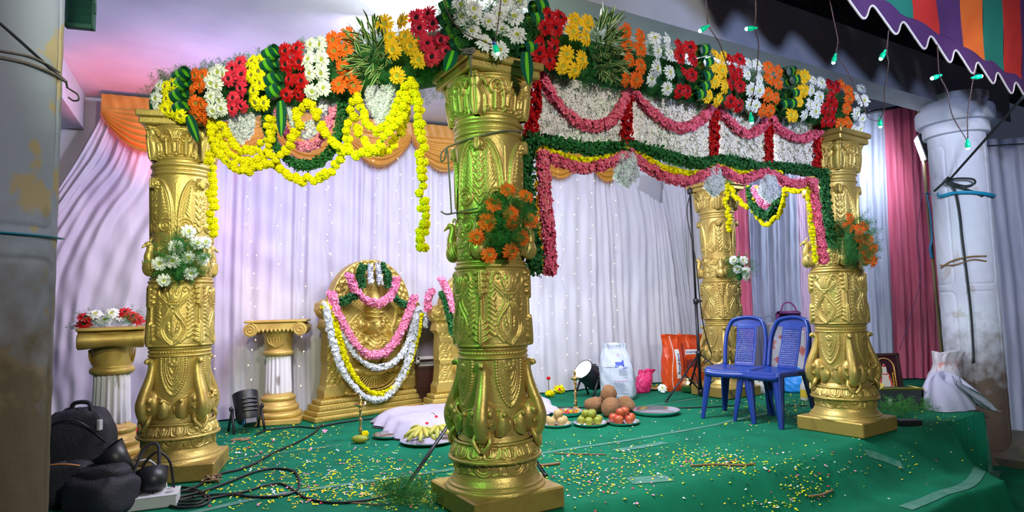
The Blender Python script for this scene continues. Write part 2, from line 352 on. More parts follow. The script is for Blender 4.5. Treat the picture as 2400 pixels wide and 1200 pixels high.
# ---------------------------------------------------------------- carved gold pillars
S_ = 1.032
class Relief:
    def __init__(s, arc, z0, z1, nx=49, nz=100):
        s.arc = arc; s.z = np.linspace(z0, z1, nz); s.x = np.linspace(0, arc, nx)
        s.X, s.Zg = np.meshgrid(s.x, s.z, indexing='ij'); s.H = np.zeros_like(s.X)
    def dist(s, p):
        X, Y = s.X[..., None], s.Zg[..., None]; a, b = p[:-1], p[1:]; d = b-a; L = (d**2).sum(1)+1e-12
        t = np.clip(((X-a[:, 0])*d[:, 0]+(Y-a[:, 1])*d[:, 1])/L, 0, 1)
        D = np.hypot(X-a[:, 0]-t*d[:, 0], Y-a[:, 1]-t*d[:, 1]); k = D.argmin(-1); 
        return D.min(-1), (k+np.take_along_axis(t, k[..., None], -1)[..., 0])/len(d)
    def stroke(s, pts, w, h, w1=None, raw=False):
        p = np.asarray(pts, float) if raw else cr(pts, 8); D, t = s.dist(p); ww = w if w1 is None else w+(w1-w)*t
        s.H = np.maximum(s.H, h*np.sqrt(np.clip(1-(D/ww)**2, 0, 1))); return s
    def beads(s, pts, step, r, h=None):
        p = resamp(cr(pts, 8), step); h = h or r
        D = np.hypot(s.X[..., None]-p[:, 0], s.Zg[..., None]-p[:, 1]).min(-1)
        s.H = np.maximum(s.H, h*np.sqrt(np.clip(1-(D/r)**2, 0, 1))); return s
    def spiral(s, c, r0, turns, w, h, a0=0.0, sgn=1, n=60):
        t = np.linspace(0, 1, n); a = a0+sgn*t*turns*2*PI; r = r0*(1-t)**.8+.002
        return s.stroke(np.stack([c[0]+r*np.cos(a), c[1]+r*np.sin(a)], 1), w, h, w*.8, raw=True)
    def leaf(s, a, b, w, h, ribs=0):
        a, b = np.array(a), np.array(b); d = b-a; L = np.linalg.norm(d); d = d/L; nn = np.array([-d[1], d[0]])
        u = ((s.X-a[0])*d[0]+(s.Zg-a[1])*d[1])/L; v = (s.X-a[0])*nn[0]+(s.Zg-a[1])*nn[1]
        W = w*np.sqrt(np.clip(np.sin(np.clip(u, 0, 1)*PI)**.8, 0, 1)); k = np.abs(v)/(W+1e-6)
        hh = h*np.clip(1-k**2, 0, 1)**.5*(u > 0)*(u < 1)
        if ribs: hh = hh*(.72+.28*np.cos(np.abs(v)/w*6+u*ribs*2*PI))
        hh = hh*(1-.35*np.exp(-(v/(w*.12))**2))
        s.H = np.maximum(s.H, hh); return s
    def fan(s, c, r, n, a0, a1, w, h):
        for a in np.linspace(a0, a1, n): s.leaf((c[0]+.25*r*math.cos(a), c[1]+.25*r*math.sin(a)), (c[0]+r*math.cos(a), c[1]+r*math.sin(a)), w, h)
        return s
def carved(rel, prof):
    """closed lathe surface with the half tile mirrored round four faces"""
    H = rel.H; tile = np.vstack([H[:-1], H[::-1][:-1]]) if False else np.vstack([H[::-1][:-1], H[:-1]])   # corner .. face .. corner
    full = np.vstack([tile]*4); n = len(full); th = np.linspace(0, 2*PI, n, endpoint=False)-PI/4
    p = np.array(prof); r = np.interp(rel.z, p[:, 0], p[:, 1])[None, :]+full
    P = np.stack([r*np.cos(th)[:, None], r*np.sin(th)[:, None], np.ones((n, 1))*rel.z], -1)
    return MB().grid(P, cu=True).xf(M4(np.eye(3)*S_))
def tor(z0, z1, r, a, n=9):
    t = np.linspace(0, PI, n); return [((z0+z1)/2-(z1-z0)/2*math.cos(x), r+a*math.sin(x)) for x in t]
def secs():
    out = []
    # foot: bell, rosette band, ring, lotus band, ring
    R = Relief(.163, .100, .338, nz=96)
    for cx in (0.0, .163):
        for rr in (.050, .040): R.stroke([(cx+rr*math.cos(a), .243+rr*math.sin(a)*1.15) for a in np.linspace(-PI, 0, 24)], .0045, .006, raw=True)
        R.fan((cx, .243), .036, 7, -PI*.95, -PI*.05, .007, .008)
    R.leaf((.082, .188), (.082, .225), .012, .007); R.stroke([(.05, .19), (.082, .196), (.115, .19)], .004, .005)
    for k in range(2):
        cx = .163*(.25+.5*k); q = .036
        R.stroke([(cx-q, .322), (cx-q*.95, .285), (cx-q*.7, .270), (cx, .267), (cx+q*.7, .270), (cx+q*.95, .285), (cx+q, .322)], .005, .007)
        R.leaf((cx, .274), (cx, .318), .016, .009); R.leaf((cx-.012, .276), (cx-.024, .312), .008, .006); R.leaf((cx+.012, .276), (cx+.024, .312), .008, .006)
    pr = [(.100, .255), (.112, .252), (.124, .238), (.130, .240), (.136, .228), (.160, .214), (.178, .207), (.240, .205)]+tor(.241, .262, .218, .020)+[(.263, .222), (.275, .224), (.322, .200)]+tor(.322, .338, .198, .010)
    out.append(('base', R, pr))
    # lower shaft with nested necklaces
    R = Relief(.138, .338, .735, nz=120)
    for k, (hw, zb, br, st) in enumerate(((.073, .505, .0095, .0145), (.058, .535, .0052, .0088), (.046, .562, .006, .0095), (.035, .595, .0045, .0078), (.024, .628, .006, .0095))):
        pts = [(hw, .725), (hw*1.0, .690), (hw*.93, zb+(.72-zb)*.55), (hw*.62, zb+(.72-zb)*.24), (hw*.25, zb+.010), (0, zb)]
        R.beads(pts, st, br, br*.95)
        if k < 4: R.stroke([(x-.008 if x > .008 else x, z+.007) for x, z in pts], .0022, .0035)
    R.fan((0, .700), .028, 7, -PI, 0, .007, .007); R.beads([(0, .705), (0, .7051)], .01, .009)
    out.append(('lower_shaft', R, [(.338, .188), (.36, .176), (.42, .174), (.50, .172), (.735, .170)]))
    R = Relief(.136, .732, .792, nz=40); R.beads([(0.0085, .763), (.136-.0085, .763)], .0170, .0105, .011)
    out.append(('bead_ring', R, tor(.732, .748, .170, .012)+[(.750, .169), (.776, .169)]+tor(.777, .792, .172, .010)))
    # middle drum: bud vase, S scrolls, acanthus at the corners
    R = Relief(.150, .792, 1.186, nz=130); o = .80
    S1 = [(.004, o+.005), (.020, o+.020), (.052, o+.055), (.068, o+.105), (.050, o+.150), (.014, o+.200), (.012, o+.235), (.050, o+.275), (.086, o+.310), (.088, o+.345), (.066, o+.362), (.052, o+.345), (.062, o+.332)]
    R.stroke(S1, .0045, .009); R.stroke([(x+.012, z+.002) for x, z in S1[:9]], .003, .006); R.beads([(x+.022, z+.002) for x, z in S1[1:9]], .010, .0048, .008)
    R.stroke([(max(x-.011, 0), z+.003) for x, z in S1[:9]], .003, .006)
    R.leaf((0, o+.262), (0, o+.352), .011, .013); R.leaf((.010, o+.262), (.022, o+.348), .011, .012); R.leaf((.020, o+.260), (.043, o+.335), .010, .011)
    R.stroke([(0, o+.252), (.02, o+.252), (.028, o+.256)], .007, .012, raw=True); R.stroke([(0, o+.232), (.012, o+.24), (.018, o+.248)], .009, .010)
    R.leaf((0, o+.06), (0, o+.19), .014, .006); R.leaf((.020, o+.08), (.03, o+.145), .012, .007, 3)
    for k in range(8):
        z = o+.05+k*.024; R.leaf((.078+.006*math.sin(k), z), (.112, z+.030), .010, .008)
    for k in range(5): R.leaf((.100, o+.21+k*.024), (.075+.004*k, o+.245+k*.02), .008, .007)
    for k in range(4):                                                  # corner acanthus, low and high
        z = o+.02+k*.028; R.leaf((.150, z), (.112+.004*k, z+.028), .015, .020)
        z = o+.375-k*.032; R.leaf((.150, z), (.112+.005*k, z-.020), .016, .021)
    R.leaf((.150, o-.005), (.150, o+.15), .020, .026); R.leaf((.150, o+.385), (.150, o+.23), .018, .026); R.stroke([(.150, o+.10), (.150, o+.28)], .011, .014, raw=True)
    R.stroke([(0, 1.178), (.15, 1.178)], .006, .006, raw=True); R.stroke([(0, o-.002), (.15, o-.002)], .007, .006, raw=True)
    out.append(('middle_drum', R, [(.792, .176), (.800, .190), (.815, .191), (.95, .186), (1.17, .184), (1.186, .176)]))
    R = Relief(.14, 1.184, 1.226, nz=18); out.append(('collar_ring', R, tor(1.184, 1.206, .176, .014)+tor(1.207, 1.226, .172, .009)))
    # upper shaft: shells by the birds, spirals, plumed arches
    R = Relief(.136, 1.226, 1.862, nz=190)
    for cz in (1.232, 1.292):
        for rr in (.052, .042, .024): R.stroke([(.052+rr*math.cos(a), cz+rr*math.sin(a)) for a in np.linspace(0, PI, 20)], .0042, .007, raw=True)
        R.fan((.052, cz), .040, 6, .15, PI-.15, .006, .007)
    R.spiral((.064, 1.405), .043, 2.2, .0055, .010, a0=-1.2); R.fan((.064, 1.405), .014, 6, 0, 2*PI*5/6, .004, .007); R.beads([(.015, 1.36), (.010, 1.40), (.016, 1.45)], .012, .006)
    R.beads([(0, 1.375), (0, 1.3751)], .01, .014, .011); R.fan((0, 1.375), .034, 8, 0, 2*PI*7/8, .008, .007)
    R.spiral((.058, 1.540), .045, 2.0, .0055, .010, a0=2.6, sgn=-1); R.fan((.058, 1.54), .016, 5, 0, 5, .005, .007)
    ar = [(.012, 1.45), (.016, 1.52), (.020, 1.62), (.034, 1.72), (.060, 1.79), (.090, 1.825), (.118, 1.815), (.126, 1.795), (.116, 1.780)]
    R.stroke(ar, .0075, .015); R.stroke([(x+.012, z-.012) for x, z in ar[:7]], .0035, .009); R.beads([(x+.022, z-.020) for x, z in ar[1:6]], .011, .004, .007)
    for k in range(9):
        z = 1.60+k*.020; R.leaf((.112-.001*k, z-.045), (.052+.004*k, z+.030), .0085, .010)
    for k in range(6): R.leaf((.136, 1.50+k*.04), (.108, 1.55+k*.04), .009, .008)
    R.leaf((.136, 1.59), (.136, 1.80), .016, .012, 4); R.leaf((.136, 1.845), (.136, 1.775), .026, .040); R.leaf((.136, 1.845), (.112, 1.79), .018, .030)
    R.leaf((0, 1.47), (0, 1.60), .012, .008, 3); R.stroke([(0, 1.62), (0, 1.80)], .0025, .004, raw=True)
    out.append(('upper_shaft', R, [(1.226, .168), (1.26, .170), (1.45, .172), (1.60, .174), (1.80, .176), (1.862, .172)]))
    R = Relief(.14, 1.860, 1.955, nz=44); out.append(('neck_rings', R, tor(1.860, 1.888, .170, .013)+tor(1.888, 1.912, .166, .010)+tor(1.912, 1.940, .172, .014)+[(1.955, .174)]))
    # capital bell: volutes, beaded hangers, corner foliage
    R = Relief(.165, 1.950, 2.165, nz=110)
    R.spiral((.050, 2.092), .038, 1.9, .0065, .018, a0=PI*.9, sgn=-1)
    vol = [(.012, 2.00), (.012, 2.04), (.018, 2.08), (.032, 2.118), (.058, 2.130), (.084, 2.112), (.090, 2.085), (.078, 2.065), (.066, 2.072)]
    R.stroke(vol, .0075, .020); R.stroke([(x+.011, z-.008) for x, z in vol[:5]], .004, .013); R.beads([(x+.020, z-.012) for x, z in vol[:4]], .010, .0045, .014)
    R.stroke([(.060, 2.075), (.060, 1.985)], .012, .020, raw=True); R.beads([(.072, 2.07), (.074, 1.99)], .010, .005, .020); R.beads([(.048, 2.07), (.046, 1.99)], .010, .005, .020)
    R.leaf((0, 1.985), (0, 2.075), .012, .016); R.stroke([(0, 2.065), (.010, 2.066)], .009, .020, raw=True); R.leaf((0, 2.075), (.012, 2.135), .016, .014)
    R.beads([(0, 1.985), (0, 1.9851)], .01, .015, .016); R.spiral((0, 1.985), .018, 1, .0035, .018)
    R.stroke([(0, 1.962), (.165, 1.962)], .005, .006, raw=True); R.beads([(0, 1.974), (.1, 1.974)], .011, .0045, .007)
    R.leaf((.165, 1.945), (.165, 2.10), .045, .046); R.leaf((.122, 1.955), (.118, 2.06), .020, .026); R.stroke([(.118, 1.99), (.102, 1.975), (.096, 1.99), (.106, 2.0)], .007, .022)
    R.leaf((.165, 2.08), (.165, 2.17), .038, .040); R.stroke([(.105, 2.10), (.125, 2.13), (.15, 2.15)], .010, .024)
    out.append(('capital', R, [(1.950, .172), (1.97, .176), (2.02, .184), (2.08, .192), (2.13, .198)]+tor(2.135, 2.150, .198, .008)+tor(2.150, 2.165, .204, .008)))
    return out
def pillar_meshes():
    ms = []
    for nm, R, pr in secs(): ms.append((nm, carved(R, pr).mesh(nm, GOLD), None))
    b = MB().box((0, 0, .052*S_), (.50*S_, .50*S_, .104*S_), .008); ms.insert(0, ('plinth', b.mesh('plinth', PLINTH, False), None))
    b = MB().box((0, 0, 2.188*S_), (.415*S_, .415*S_, .044*S_), .008); ms.append(('abacus', b.mesh('abacus', GOLD, False), None))
    b = MB().box((0, 0, 2.231*S_), (.445*S_, .445*S_, .040*S_), .006); ms.append(('abacus', b.mesh('abacus', GOLD, False), None))
    # elephant head, trunk lifted along the shaft
    q = np.array([(.195, .352), (.222, .372), (.236, .410), (.238, .455), (.222, .515), (.199, .575), (.183, .635), (.178, .685), (.190, .712), (.208, .712), (.216, .698)])
    q = cr(np.stack([q[:, 0], 0*q[:, 0], q[:, 1]], 1), 7); t = np.linspace(0, 1, len(q)); rr = np.interp(t, [0, .1, .3, .5, .7, .9, 1], [.024, .031, .036, .031, .022, .017, .013])
    tr = MB().tube(q, rr, 14, sy=.92)
    hd = MB().ell((.178, 0, .452), (.052, .070, .088), 22, 15)
    for sg in (-1, 1):
        hd.ell((.212, sg*.042, .478), (.020, .016, .022), 12, 9); hd.ell((.216, sg*.040, .425), (.013, .012, .010), 10, 7)
        hd.tube(cr([(.232, sg*.048, .432), (.226, sg*.054, .436), (.214, sg*.060, .432)], 5), .003, 6)
        hd.tube(cr([(.200, sg*.030, .385), (.222, sg*.040, .350), (.232, sg*.022, .318), (.234, sg*.006, .300)], 6), np.linspace(.014, .009, 19), 8)
    ears = []
    for sg in (-1, 1):
        ear = MB(); ears.append(ear)
        for k in range(1):
            u = np.linspace(0, 1, 14); v = np.linspace(-1, 1, 11); U, Vv = np.meshgrid(u, v, indexing='ij')
            ang = sg*(math.radians(17)+U*math.radians(24)); rad = .180+.022*np.sin(U*PI*.9)+.010*(1-Vv**2)-.014*U
            zc = .432+Vv*(.066-.018*U**2)*np.sqrt(np.clip(1-.72*U**3, 0, 1))-.012*U
            ear.grid(np.stack([rad*np.cos(ang), rad*np.sin(ang), zc], -1))
            rim = np.vstack([np.stack([rad[:, -1]*np.cos(ang[:, -1]), rad[:, -1]*np.sin(ang[:, -1]), zc[:, -1]], 1), np.stack([rad[-1, ::-1]*np.cos(ang[-1, ::-1]), rad[-1, ::-1]*np.sin(ang[-1, ::-1]), zc[-1, ::-1]], 1)])
            ear.tube(rim, .0055, 6)
            ear.ell((.204*math.cos(sg*.52), .204*math.sin(sg*.52), .472), (.012, .012, .013), 10, 7)
    K = M4(np.eye(3)*S_)
    ele = (hd.xf(K).mesh('elephant_head', GOLD), tr.xf(K).mesh('trunk', GOLD), [e_.xf(K).mesh('ear', GOLD) for e_ in ears])
    bd = MB().ell((.200, 0, 1.285), (.044, .046, .058), 18, 13, M=Ry(-.25))
    nk = cr([(.205, 0, 1.31), (.212, 0, 1.350), (.204, 0, 1.385), (.203, 0, 1.412), (.214, 0, 1.428)], 6)
    bd.tube(nk, np.linspace(.030, .017, len(nk)), 12); bd.ell((.215, 0, 1.424), (.024, .019, .020), 14, 9)
    bd.tube([(.232, 0, 1.420), (.246, 0, 1.410), (.256, 0, 1.398)], [.010, .008, .002], 8)
    bd.tube(cr([(.205, 0, 1.442), (.200, 0, 1.456), (.190, 0, 1.464)], 4), .006, 6)
    wings = []
    for sg in (-1, 1):
        wing = MB(); wings.append(wing)
        wing.ell((.196, sg*.040, 1.288), (.034, .014, .048), 12, 9, M=Rx(sg*.15))
        for k in range(4): wing.tube(cr([(.222-.012*k, sg*.050, 1.325-.004*k), (.212-.012*k, sg*.056, 1.285), (.196-.011*k, sg*.052, 1.245)], 4), .0035, 5)
    return ms, ele, (bd.xf(K).mesh('bird', GOLD), [w_.xf(K).mesh('wing', GOLD) for w_ in wings])
PLINTH = mat('plinth_gold_with_brown_wear', (.42, .29, .07), .5, .45, var=(.22, .12, .05), vs=6, bump=.2, bs=40, ramp=(.55, .78), stretch=(1, 1, 1))
_ms, _ele, _bird = pillar_meshes()
def gold_pillar(loc, rot, label):
    t = thing('gold_pillar', label, 'pillar', loc, rot, 'carved gold pillars of the canopy'); t['kind'] = 'thing'
    for nm, me, _ in _ms: link(nm, me, t)
    for k in range(4):
        M = M4(Rz(PI/4+k*PI/2)); h = link('elephant_head', _ele[0], t, M); link('trunk', _ele[1], h); [link('ear', e_, h) for e_ in _ele[2]]
        b = link('bird', _bird[0], t, M); [link('wing', w_, b) for w_ in _bird[1]]
    return t
gold_pillar(PP[0], ANG, 'largest carved gold pillar, nearest, with an orange gerbera bunch')
gold_pillar(PP[1], math.radians(15), 'carved gold pillar beside the flower-topped pedestal, carrying white daisies and a yellow garland')
gold_pillar(PP[2], ANG+.06, 'carved gold pillar next to the blue chairs, with orange flowers on its right side')
gold_pillar(PP[3], ANG, 'smallest carved gold pillar, farthest back behind the blue chairs')
# ---------------------------------------------------------------- curtains
SATIN = translucent('white_satin', (.66, .64, .72), .10, .42, var=(.60, .58, .67), vs=3, stretch=(6, 6, .6), weave=.08)
SATINB = translucent('pale_blue_satin', (.46, .50, .64), .10, .45, var=(.38, .42, .56), vs=3, stretch=(6, 6, .6), weave=.08)
PINKC = translucent('pink_satin', (.88, .21, .33), .14, .5, var=(.80, .16, .27), vs=3, stretch=(6, 6, .6), weave=.08)
LILAC = translucent('lilac_satin', (.66, .48, .66), .12, .5, var=(.60, .42, .60), vs=3, stretch=(6, 6, .6), weave=.08)
VALG = mat('gold_satin', (.56, .27, .035), .42, var=(.44, .20, .02), vs=5, spec=.6, bump=.05, bs=200)
FRINGE = mat('maroon_fringe', (.35, .06, .05), .7, var=(.55, .28, .12), vs=60)
def pleats(u, seed, n, L):
    """fold depth along a curtain of length L with about n folds"""
    r = np.random.default_rng(seed); ph = np.cumsum(r.uniform(.6, 1.4, 400)); x = u*n
    k = np.interp(x, np.arange(400), ph-ph[0])
    return np.sin(2*PI*k)*.6+.4*np.sin(2*PI*k*2.3+1)+.25*np.sin(2*PI*x*.37+seed)
def drape(paths, nrm, amp, n, seed, nu=160, nv=60, taper=(1, 1), sag=0.0):
    """cloth through vertical fold lines; paths: list of 3-D polylines from top to bottom, left to right"""
    Q = np.array([resamp(cr(p, 10), n=nv) for p in paths]); k = len(Q); u = np.linspace(0, 1, nu)
    t = np.linspace(0, 1, k); P = np.stack([np.stack([np.interp(u, t, Q[:, j, c]) for j in range(nv)], 1) for c in range(3)], -1)
    v = np.linspace(0, 1, nv)[None, :]; w_ = pleats(u+0*u, seed, n, 1)[:, None]
    drift = .03*np.sin(v*5+seed); f = pleats(np.clip(u[:, None]+drift/n*2, 0, 1).ravel(), seed, n, 1).reshape(nu, nv)
    tp = taper[0]+(taper[1]-taper[0])*v
    return P+np.asarray(nrm)*(amp*f*tp+.006*np.sin(v*37+u[:, None]*23)*np.sin(v*17-u[:, None]*61))[..., None]
def wpath(s0, z0, s1, z1, off=0.0): return [WS(s0+(s1-s0)*t, z0+(z1-z0)*t, off) for t in (0, .33, .66, 1)]
# left swept drape
pa = [[WP(x, y) for x, y in q] for q in (
    [(243, 262), (190, 360), (120, 470), (50, 570), (10, 800), (-10, 1043)],
    [(290, 300), (258, 385), (185, 475), (110, 620), (85, 800), (80, 1031)],
    [(340, 335), (310, 430), (250, 520), (195, 680), (180, 830), (180, 1022)],
    [(420, 335), (405, 450), (350, 560), (310, 720), (300, 850), (300, 1009)],
    [(520, 330), (515, 450), (505, 600), (495, 750), (490, 870), (490, 992)])]
P_ = drape(pa, WN, .030, 5.5, 5, 220, 80, taper=(1.1, .45))
solo('curtain', MB().grid(P_), SATIN, 'white curtain swept down to the left below the gold valance, lit pink', 'curtain', 'white stage curtains')
P_ = drape([wpath(s, 2.95, s+.02*math.sin(s*9), .012, .03) for s in np.linspace(1.05, 4.50, 12)], WN, .020, 17, 11, 420, 60, taper=(.8, 1.1))
solo('curtain', MB().grid(P_), SATIN, 'wide pleated white curtain hung with fairy lights behind the garlanded gold idol', 'curtain', 'white stage curtains')
g = (6.42, 2.30)
pa = [wpath(s, 2.95, s, .012, .0) for s in (4.44, 4.8, 5.1, 5.4)]+[
    [WS(5.60, 2.72), WS(5.66, 1.9), WS(5.70, .9), WS(5.72, .012)],
    [WS(5.85, 2.60), WS(5.98, 1.95), WS(5.95, .9), WS(5.96, .012)],
    [WS(6.12, 2.45), WS(6.20, 1.95), WS(6.20, .9), WS(6.22, .012)],
    [WS(6.30, 2.35), WS(6.36, 1.95), WS(6.42, .9), WS(6.46, .012)],
    [WS(g[0], g[1]), WS(6.50, 1.9), WS(6.60, .9), WS(6.66, .012)]]
P_ = drape(pa, WN, .020, 9, 23, 320, 70, taper=(.9, 1.0))
solo('curtain', MB().grid(P_), SATIN, 'white satin curtain behind the rice sack, pulled to one point at its upper corner', 'curtain', 'white stage curtains')
pa = [[WS(g[0], g[1], -.01), WS(6.52, 1.9, .03), WS(6.62, .9, .03), WS(6.68, .012, .03)], [WS(6.50, 2.72, .03), WS(6.62, 1.9, .03), WS(6.75, .9, .03), WS(6.8, .012, .03)], wpath(6.85, 2.72, 6.95, .012, .05), wpath(7.3, 2.72, 7.3, .012, .05)]
P_ = drape(pa, WN, .014, 6, 31, 110, 60)
solo('curtain', MB().grid(P_), SATIN, 'plain white curtain between the pulled satin curtain and the smallest gold pillar', 'curtain', 'white stage curtains')
# side curtains, pink and white
R0 = np.array([2.2, 8.25, 0]); RD = unit(np.array([5.15, 7.66, 0])-R0); RN = np.array([-RD[1], RD[0], 0])
def rpath(s, s1, off=0.0): return [R0+RD*(s+(s1-s)*t)+RN*off+Z*(3.40+(.012-3.40)*t) for t in (0, .33, .66, 1)]
for i, (s0, s1, b0, b1, mt, lab, nf, am) in enumerate((
    (.15, .66, .12, .60, SATIN, 'white side curtain half hidden behind the smallest gold pillar', 3, .02),
    (.62, .96, .60, .92, PINKC, 'narrow pink curtain just beside the smallest gold pillar', 2, .03),
    (.93, 1.53, .90, 1.48, SATINB, 'pale blue-white curtain hanging behind the two blue chairs', 3, .030),
    (1.50, 1.86, 1.46, 1.84, LILAC, 'lilac curtain strip behind the chair next to the gold pillar', 2, .02),
    (1.83, 2.62, 1.80, 2.52, SATINB, 'pale blue-white curtain between the second gold pillar and the wide pink curtain', 3, .030),
    (2.56, 3.16, 2.48, 3.04, PINKC, 'wide pink curtain lit by the white floodlight', 2.5, .035))):
    k = np.linspace(0, 1, 4); pa = [rpath(s0+(s1-s0)*t, b0+(b1-b0)*t, .03*(i % 2)) for t in k]
    solo('curtain', MB().grid(drape(pa, RN, am, nf, 40+i, 90, 50)), mt, lab, 'curtain', 'pink and white side curtains')
X0 = np.array([4.95, 7.1, 0]); XD = unit([1, -.18, 0]); XN = np.array([-XD[1], XD[0], 0])
pa = [[X0+XD*s+Z*z for z in (2.78, 1.9, .8, -.5)] for s in np.linspace(0, 3.2, 6)]
solo('curtain', MB().grid(drape(pa, XN, .05, 11, 77, 200, 50)), SATINB, 'dim blue-grey curtain outside, behind the ringed white column', 'curtain')
mb = MB().tube([X0+Z*2.70-XN*.06, X0+XD*3.4+Z*2.68-XN*.06], .006, 6); solo('curtain_wire', mb, RUBBER, 'dark wire stretched along the dim blue-grey outside curtain', 'wire')
mb = MB().tube([R0+RD*1.9+Z*3.28-RN*.05, R0+RD*3.3+Z*3.46-RN*.05], .018, 8); solo('curtain_rod', mb, BLACKM, 'dark curtain rod slanting above the wide pink curtain', 'rod')
# gold valance with swags and fringe
def swag(s0, s1, zt, drop, tail, k):
    u = np.linspace(0, 1, 40); v = np.linspace(0, 1, 40); U, V = np.meshgrid(u, v, indexing='ij')
    c = 1-(2*U-1)**2; s = s0+(s1-s0)*(U+.03*np.sin(U*2*PI)*V); z = zt-V*(.03+drop*c**.8)-.02*c*V
    off = -.05-.035*c*np.sin(V*PI)-.016*np.sin(V*2*PI*6+c*1.5+k)*c**.5*(.3+V)
    P = W0+s[..., None]*WD+off[..., None]*WN+z[..., None]*Z
    return P
for k in range(8):
    s0 = .22+.72*k; s1 = s0+.72
    if k == 7: s1 = 5.86
    pos = ('over the swept left curtain, leftmost', 'second from the left, behind the white daisy pillar', 'third from the left, behind the yellow swags', 'above the gold idol, fourth from the left', 'fifth from the left, beside the nearest gold pillar', 'sixth from the left, behind the nearest gold pillar', 'seventh from the left, above the fairy lights', 'last at the right end, beside a white flower tassel')[k]
    t = thing('valance_swag', 'gold satin valance swag '+pos, 'valance', WS((s0+s1)/2, 2.5, -.06), 0, 'gold valance swags')
    P = swag(s0, s1, 2.91, .33, 0, k); part('swag_cloth', MB().grid(P), VALG, t, ws=True)
    m2 = MB(); bb = MB(); u = np.linspace(0, 1, 10); V_, U_ = np.meshgrid(np.linspace(0, 1, 30), u)
    P2 = W0+(s0+(s1-s0)*V_)[..., None]*WD+(-.04-.006*np.sin(V_*50+U_*3))[..., None]*WN+(2.90+.15*U_)[..., None]*Z
    part('band', m2.grid(P2), VALG, t, ws=True)
    e = resamp(P[:, -1], n=54); fr = MB()
    for q in e: fr.tube([q, q-Z*.018+WD*.001, q-Z*.036], [.0035, .0045, .002], 5)
    fo = part('fringe', fr, FRINGE, t, ws=True); fo['kind'] = 'stuff'
# fairy lights
BULBW = mat('fairy_bulb', (1, .8, .5), .4, emit=(1.0, .60, .20), es=5)
WIREC = mat('thin_clear_wire', (.55, .52, .50), .5)
fs = [(506, 640, 945, -4), (583, 420, 965, 6), (597, 600, 800, 0), (652, 440, 620, 4), (715, 440, 900, -8), (764, 450, 640, 10), (775, 440, 760, -2), (878, 380, 620, 2), (932, 370, 640, 1), (962, 420, 600, -2), (1030, 430, 620, 2),
      (1311, 400, 870, 18), (1348, 390, 860, 8), (1388, 385, 880, 0), (1438, 400, 840, 6), (1262, 480, 860, 3), (1285, 560, 780, 2)]
fside = ['leftmost, beside the white daisy pillar', 'above the small floor spotlight', 'short, close to the second string from the left', 'just right of the fluted pedestal top', 'hanging beside the gold idol on its left', 'left of the idol, upper part only', 'left of the idol, reaching its shoulder', 'directly above the gold idol', 'above the right shoulder of the gold idol', 'between the idol and the long yellow garland', 'close beside the nearest gold pillar',
         'third to the right of the nearest pillar', 'fourth to the right of the nearest pillar', 'in the middle of the curtain behind the blue floodlight', 'nearest to the rice sack', 'first to the right of the nearest pillar', 'second to the right of the nearest pillar']
for (x, y0, y1, lean), sd in zip(fs, fside):
    n = max(4, int((y1-y0)/33)); ys = np.linspace(y0, y1, n)+rng.uniform(-5, 5, n); xs = x+lean*np.linspace(0, 1, n)+rng.uniform(-7, 7, n)
    pts = np.array([WP(a, b, -.055) for a, b in zip(xs, ys)]); top = WS((pts[0]-W0)@WD, 2.88, -.055)
    wv = cr(np.vstack([top, pts]), 5); t = thing('fairy_light_string', 'warm fairy light string '+sd, 'string light', pts[-1], 0, 'fairy light strings')
    part('wire', MB().tube(wv, .0016, 4), WIREC, t, ws=True)
    bl = MB()
    for p in pts: bl.ell(p-WN*.006, .0062, 8, 6)
    b = part('bulbs', bl, BULBW, t, ws=True); b['kind'] = 'stuff'
# ---------------------------------------------------------------- flower kit
def gerbera_mb(seed, n1=19, n2=13):
    r = np.random.default_rng(seed); mb = MB()
    for n, R, lift, zz in ((n1, 1.0, .05, .0), (n2, .74, .16, .05)):
        for k in range(n):
            a = 2*PI*(k+r.uniform(-.28, .28))/n; L = R*r.uniform(.86, 1.05); dr = r.uniform(-.10, .12); w = .115*r.uniform(.85, 1.15)
            rad = np.array([.16, .55, .86, 1.0])*L; wd = np.array([.05, w, w*.95, .025]); h = np.array([.10+zz, .15+zz+lift, .10+zz+dr, .02+zz+dr*1.6])
            ca, sa = math.cos(a), math.sin(a)
            P = np.stack([np.stack([rad*ca-sg*wd*sa, rad*sa+sg*wd*ca, h-.02*abs(sg)], 1) for sg in (-1, 1)], 1)
            mb.grid(P)
    return mb
def centre_mb(): return MB().lathe([(.26, .10), (.25, .19), (.19, .235), (.10, .225), (.001, .205)], 14)
GM = {}
for nm, m_, cm in (('yellow', YEL, CENG), ('amber', YELO, CENY), ('orange', ORA, CENG), ('red', RED, CEND), ('crimson', CRIM, CEND), ('white', WHT, CENY)):
    GM[nm] = ([gerbera_mb(s).mesh('gerbera_'+nm, m_, False) for s in (1, 2, 3)], centre_mb().mesh('flower_centre', cm))
def gerbera(parent, p, n, col, r=.053):
    g, c = GM[col]; R = zto(unit(n), random.uniform(0, 6)); s = r*random.uniform(.9, 1.12)
    o = link('gerbera', random.choice(g), parent, M4(R, np.asarray(p)-np.array(parent.location), s)); link('flower_centre', c, o); return o
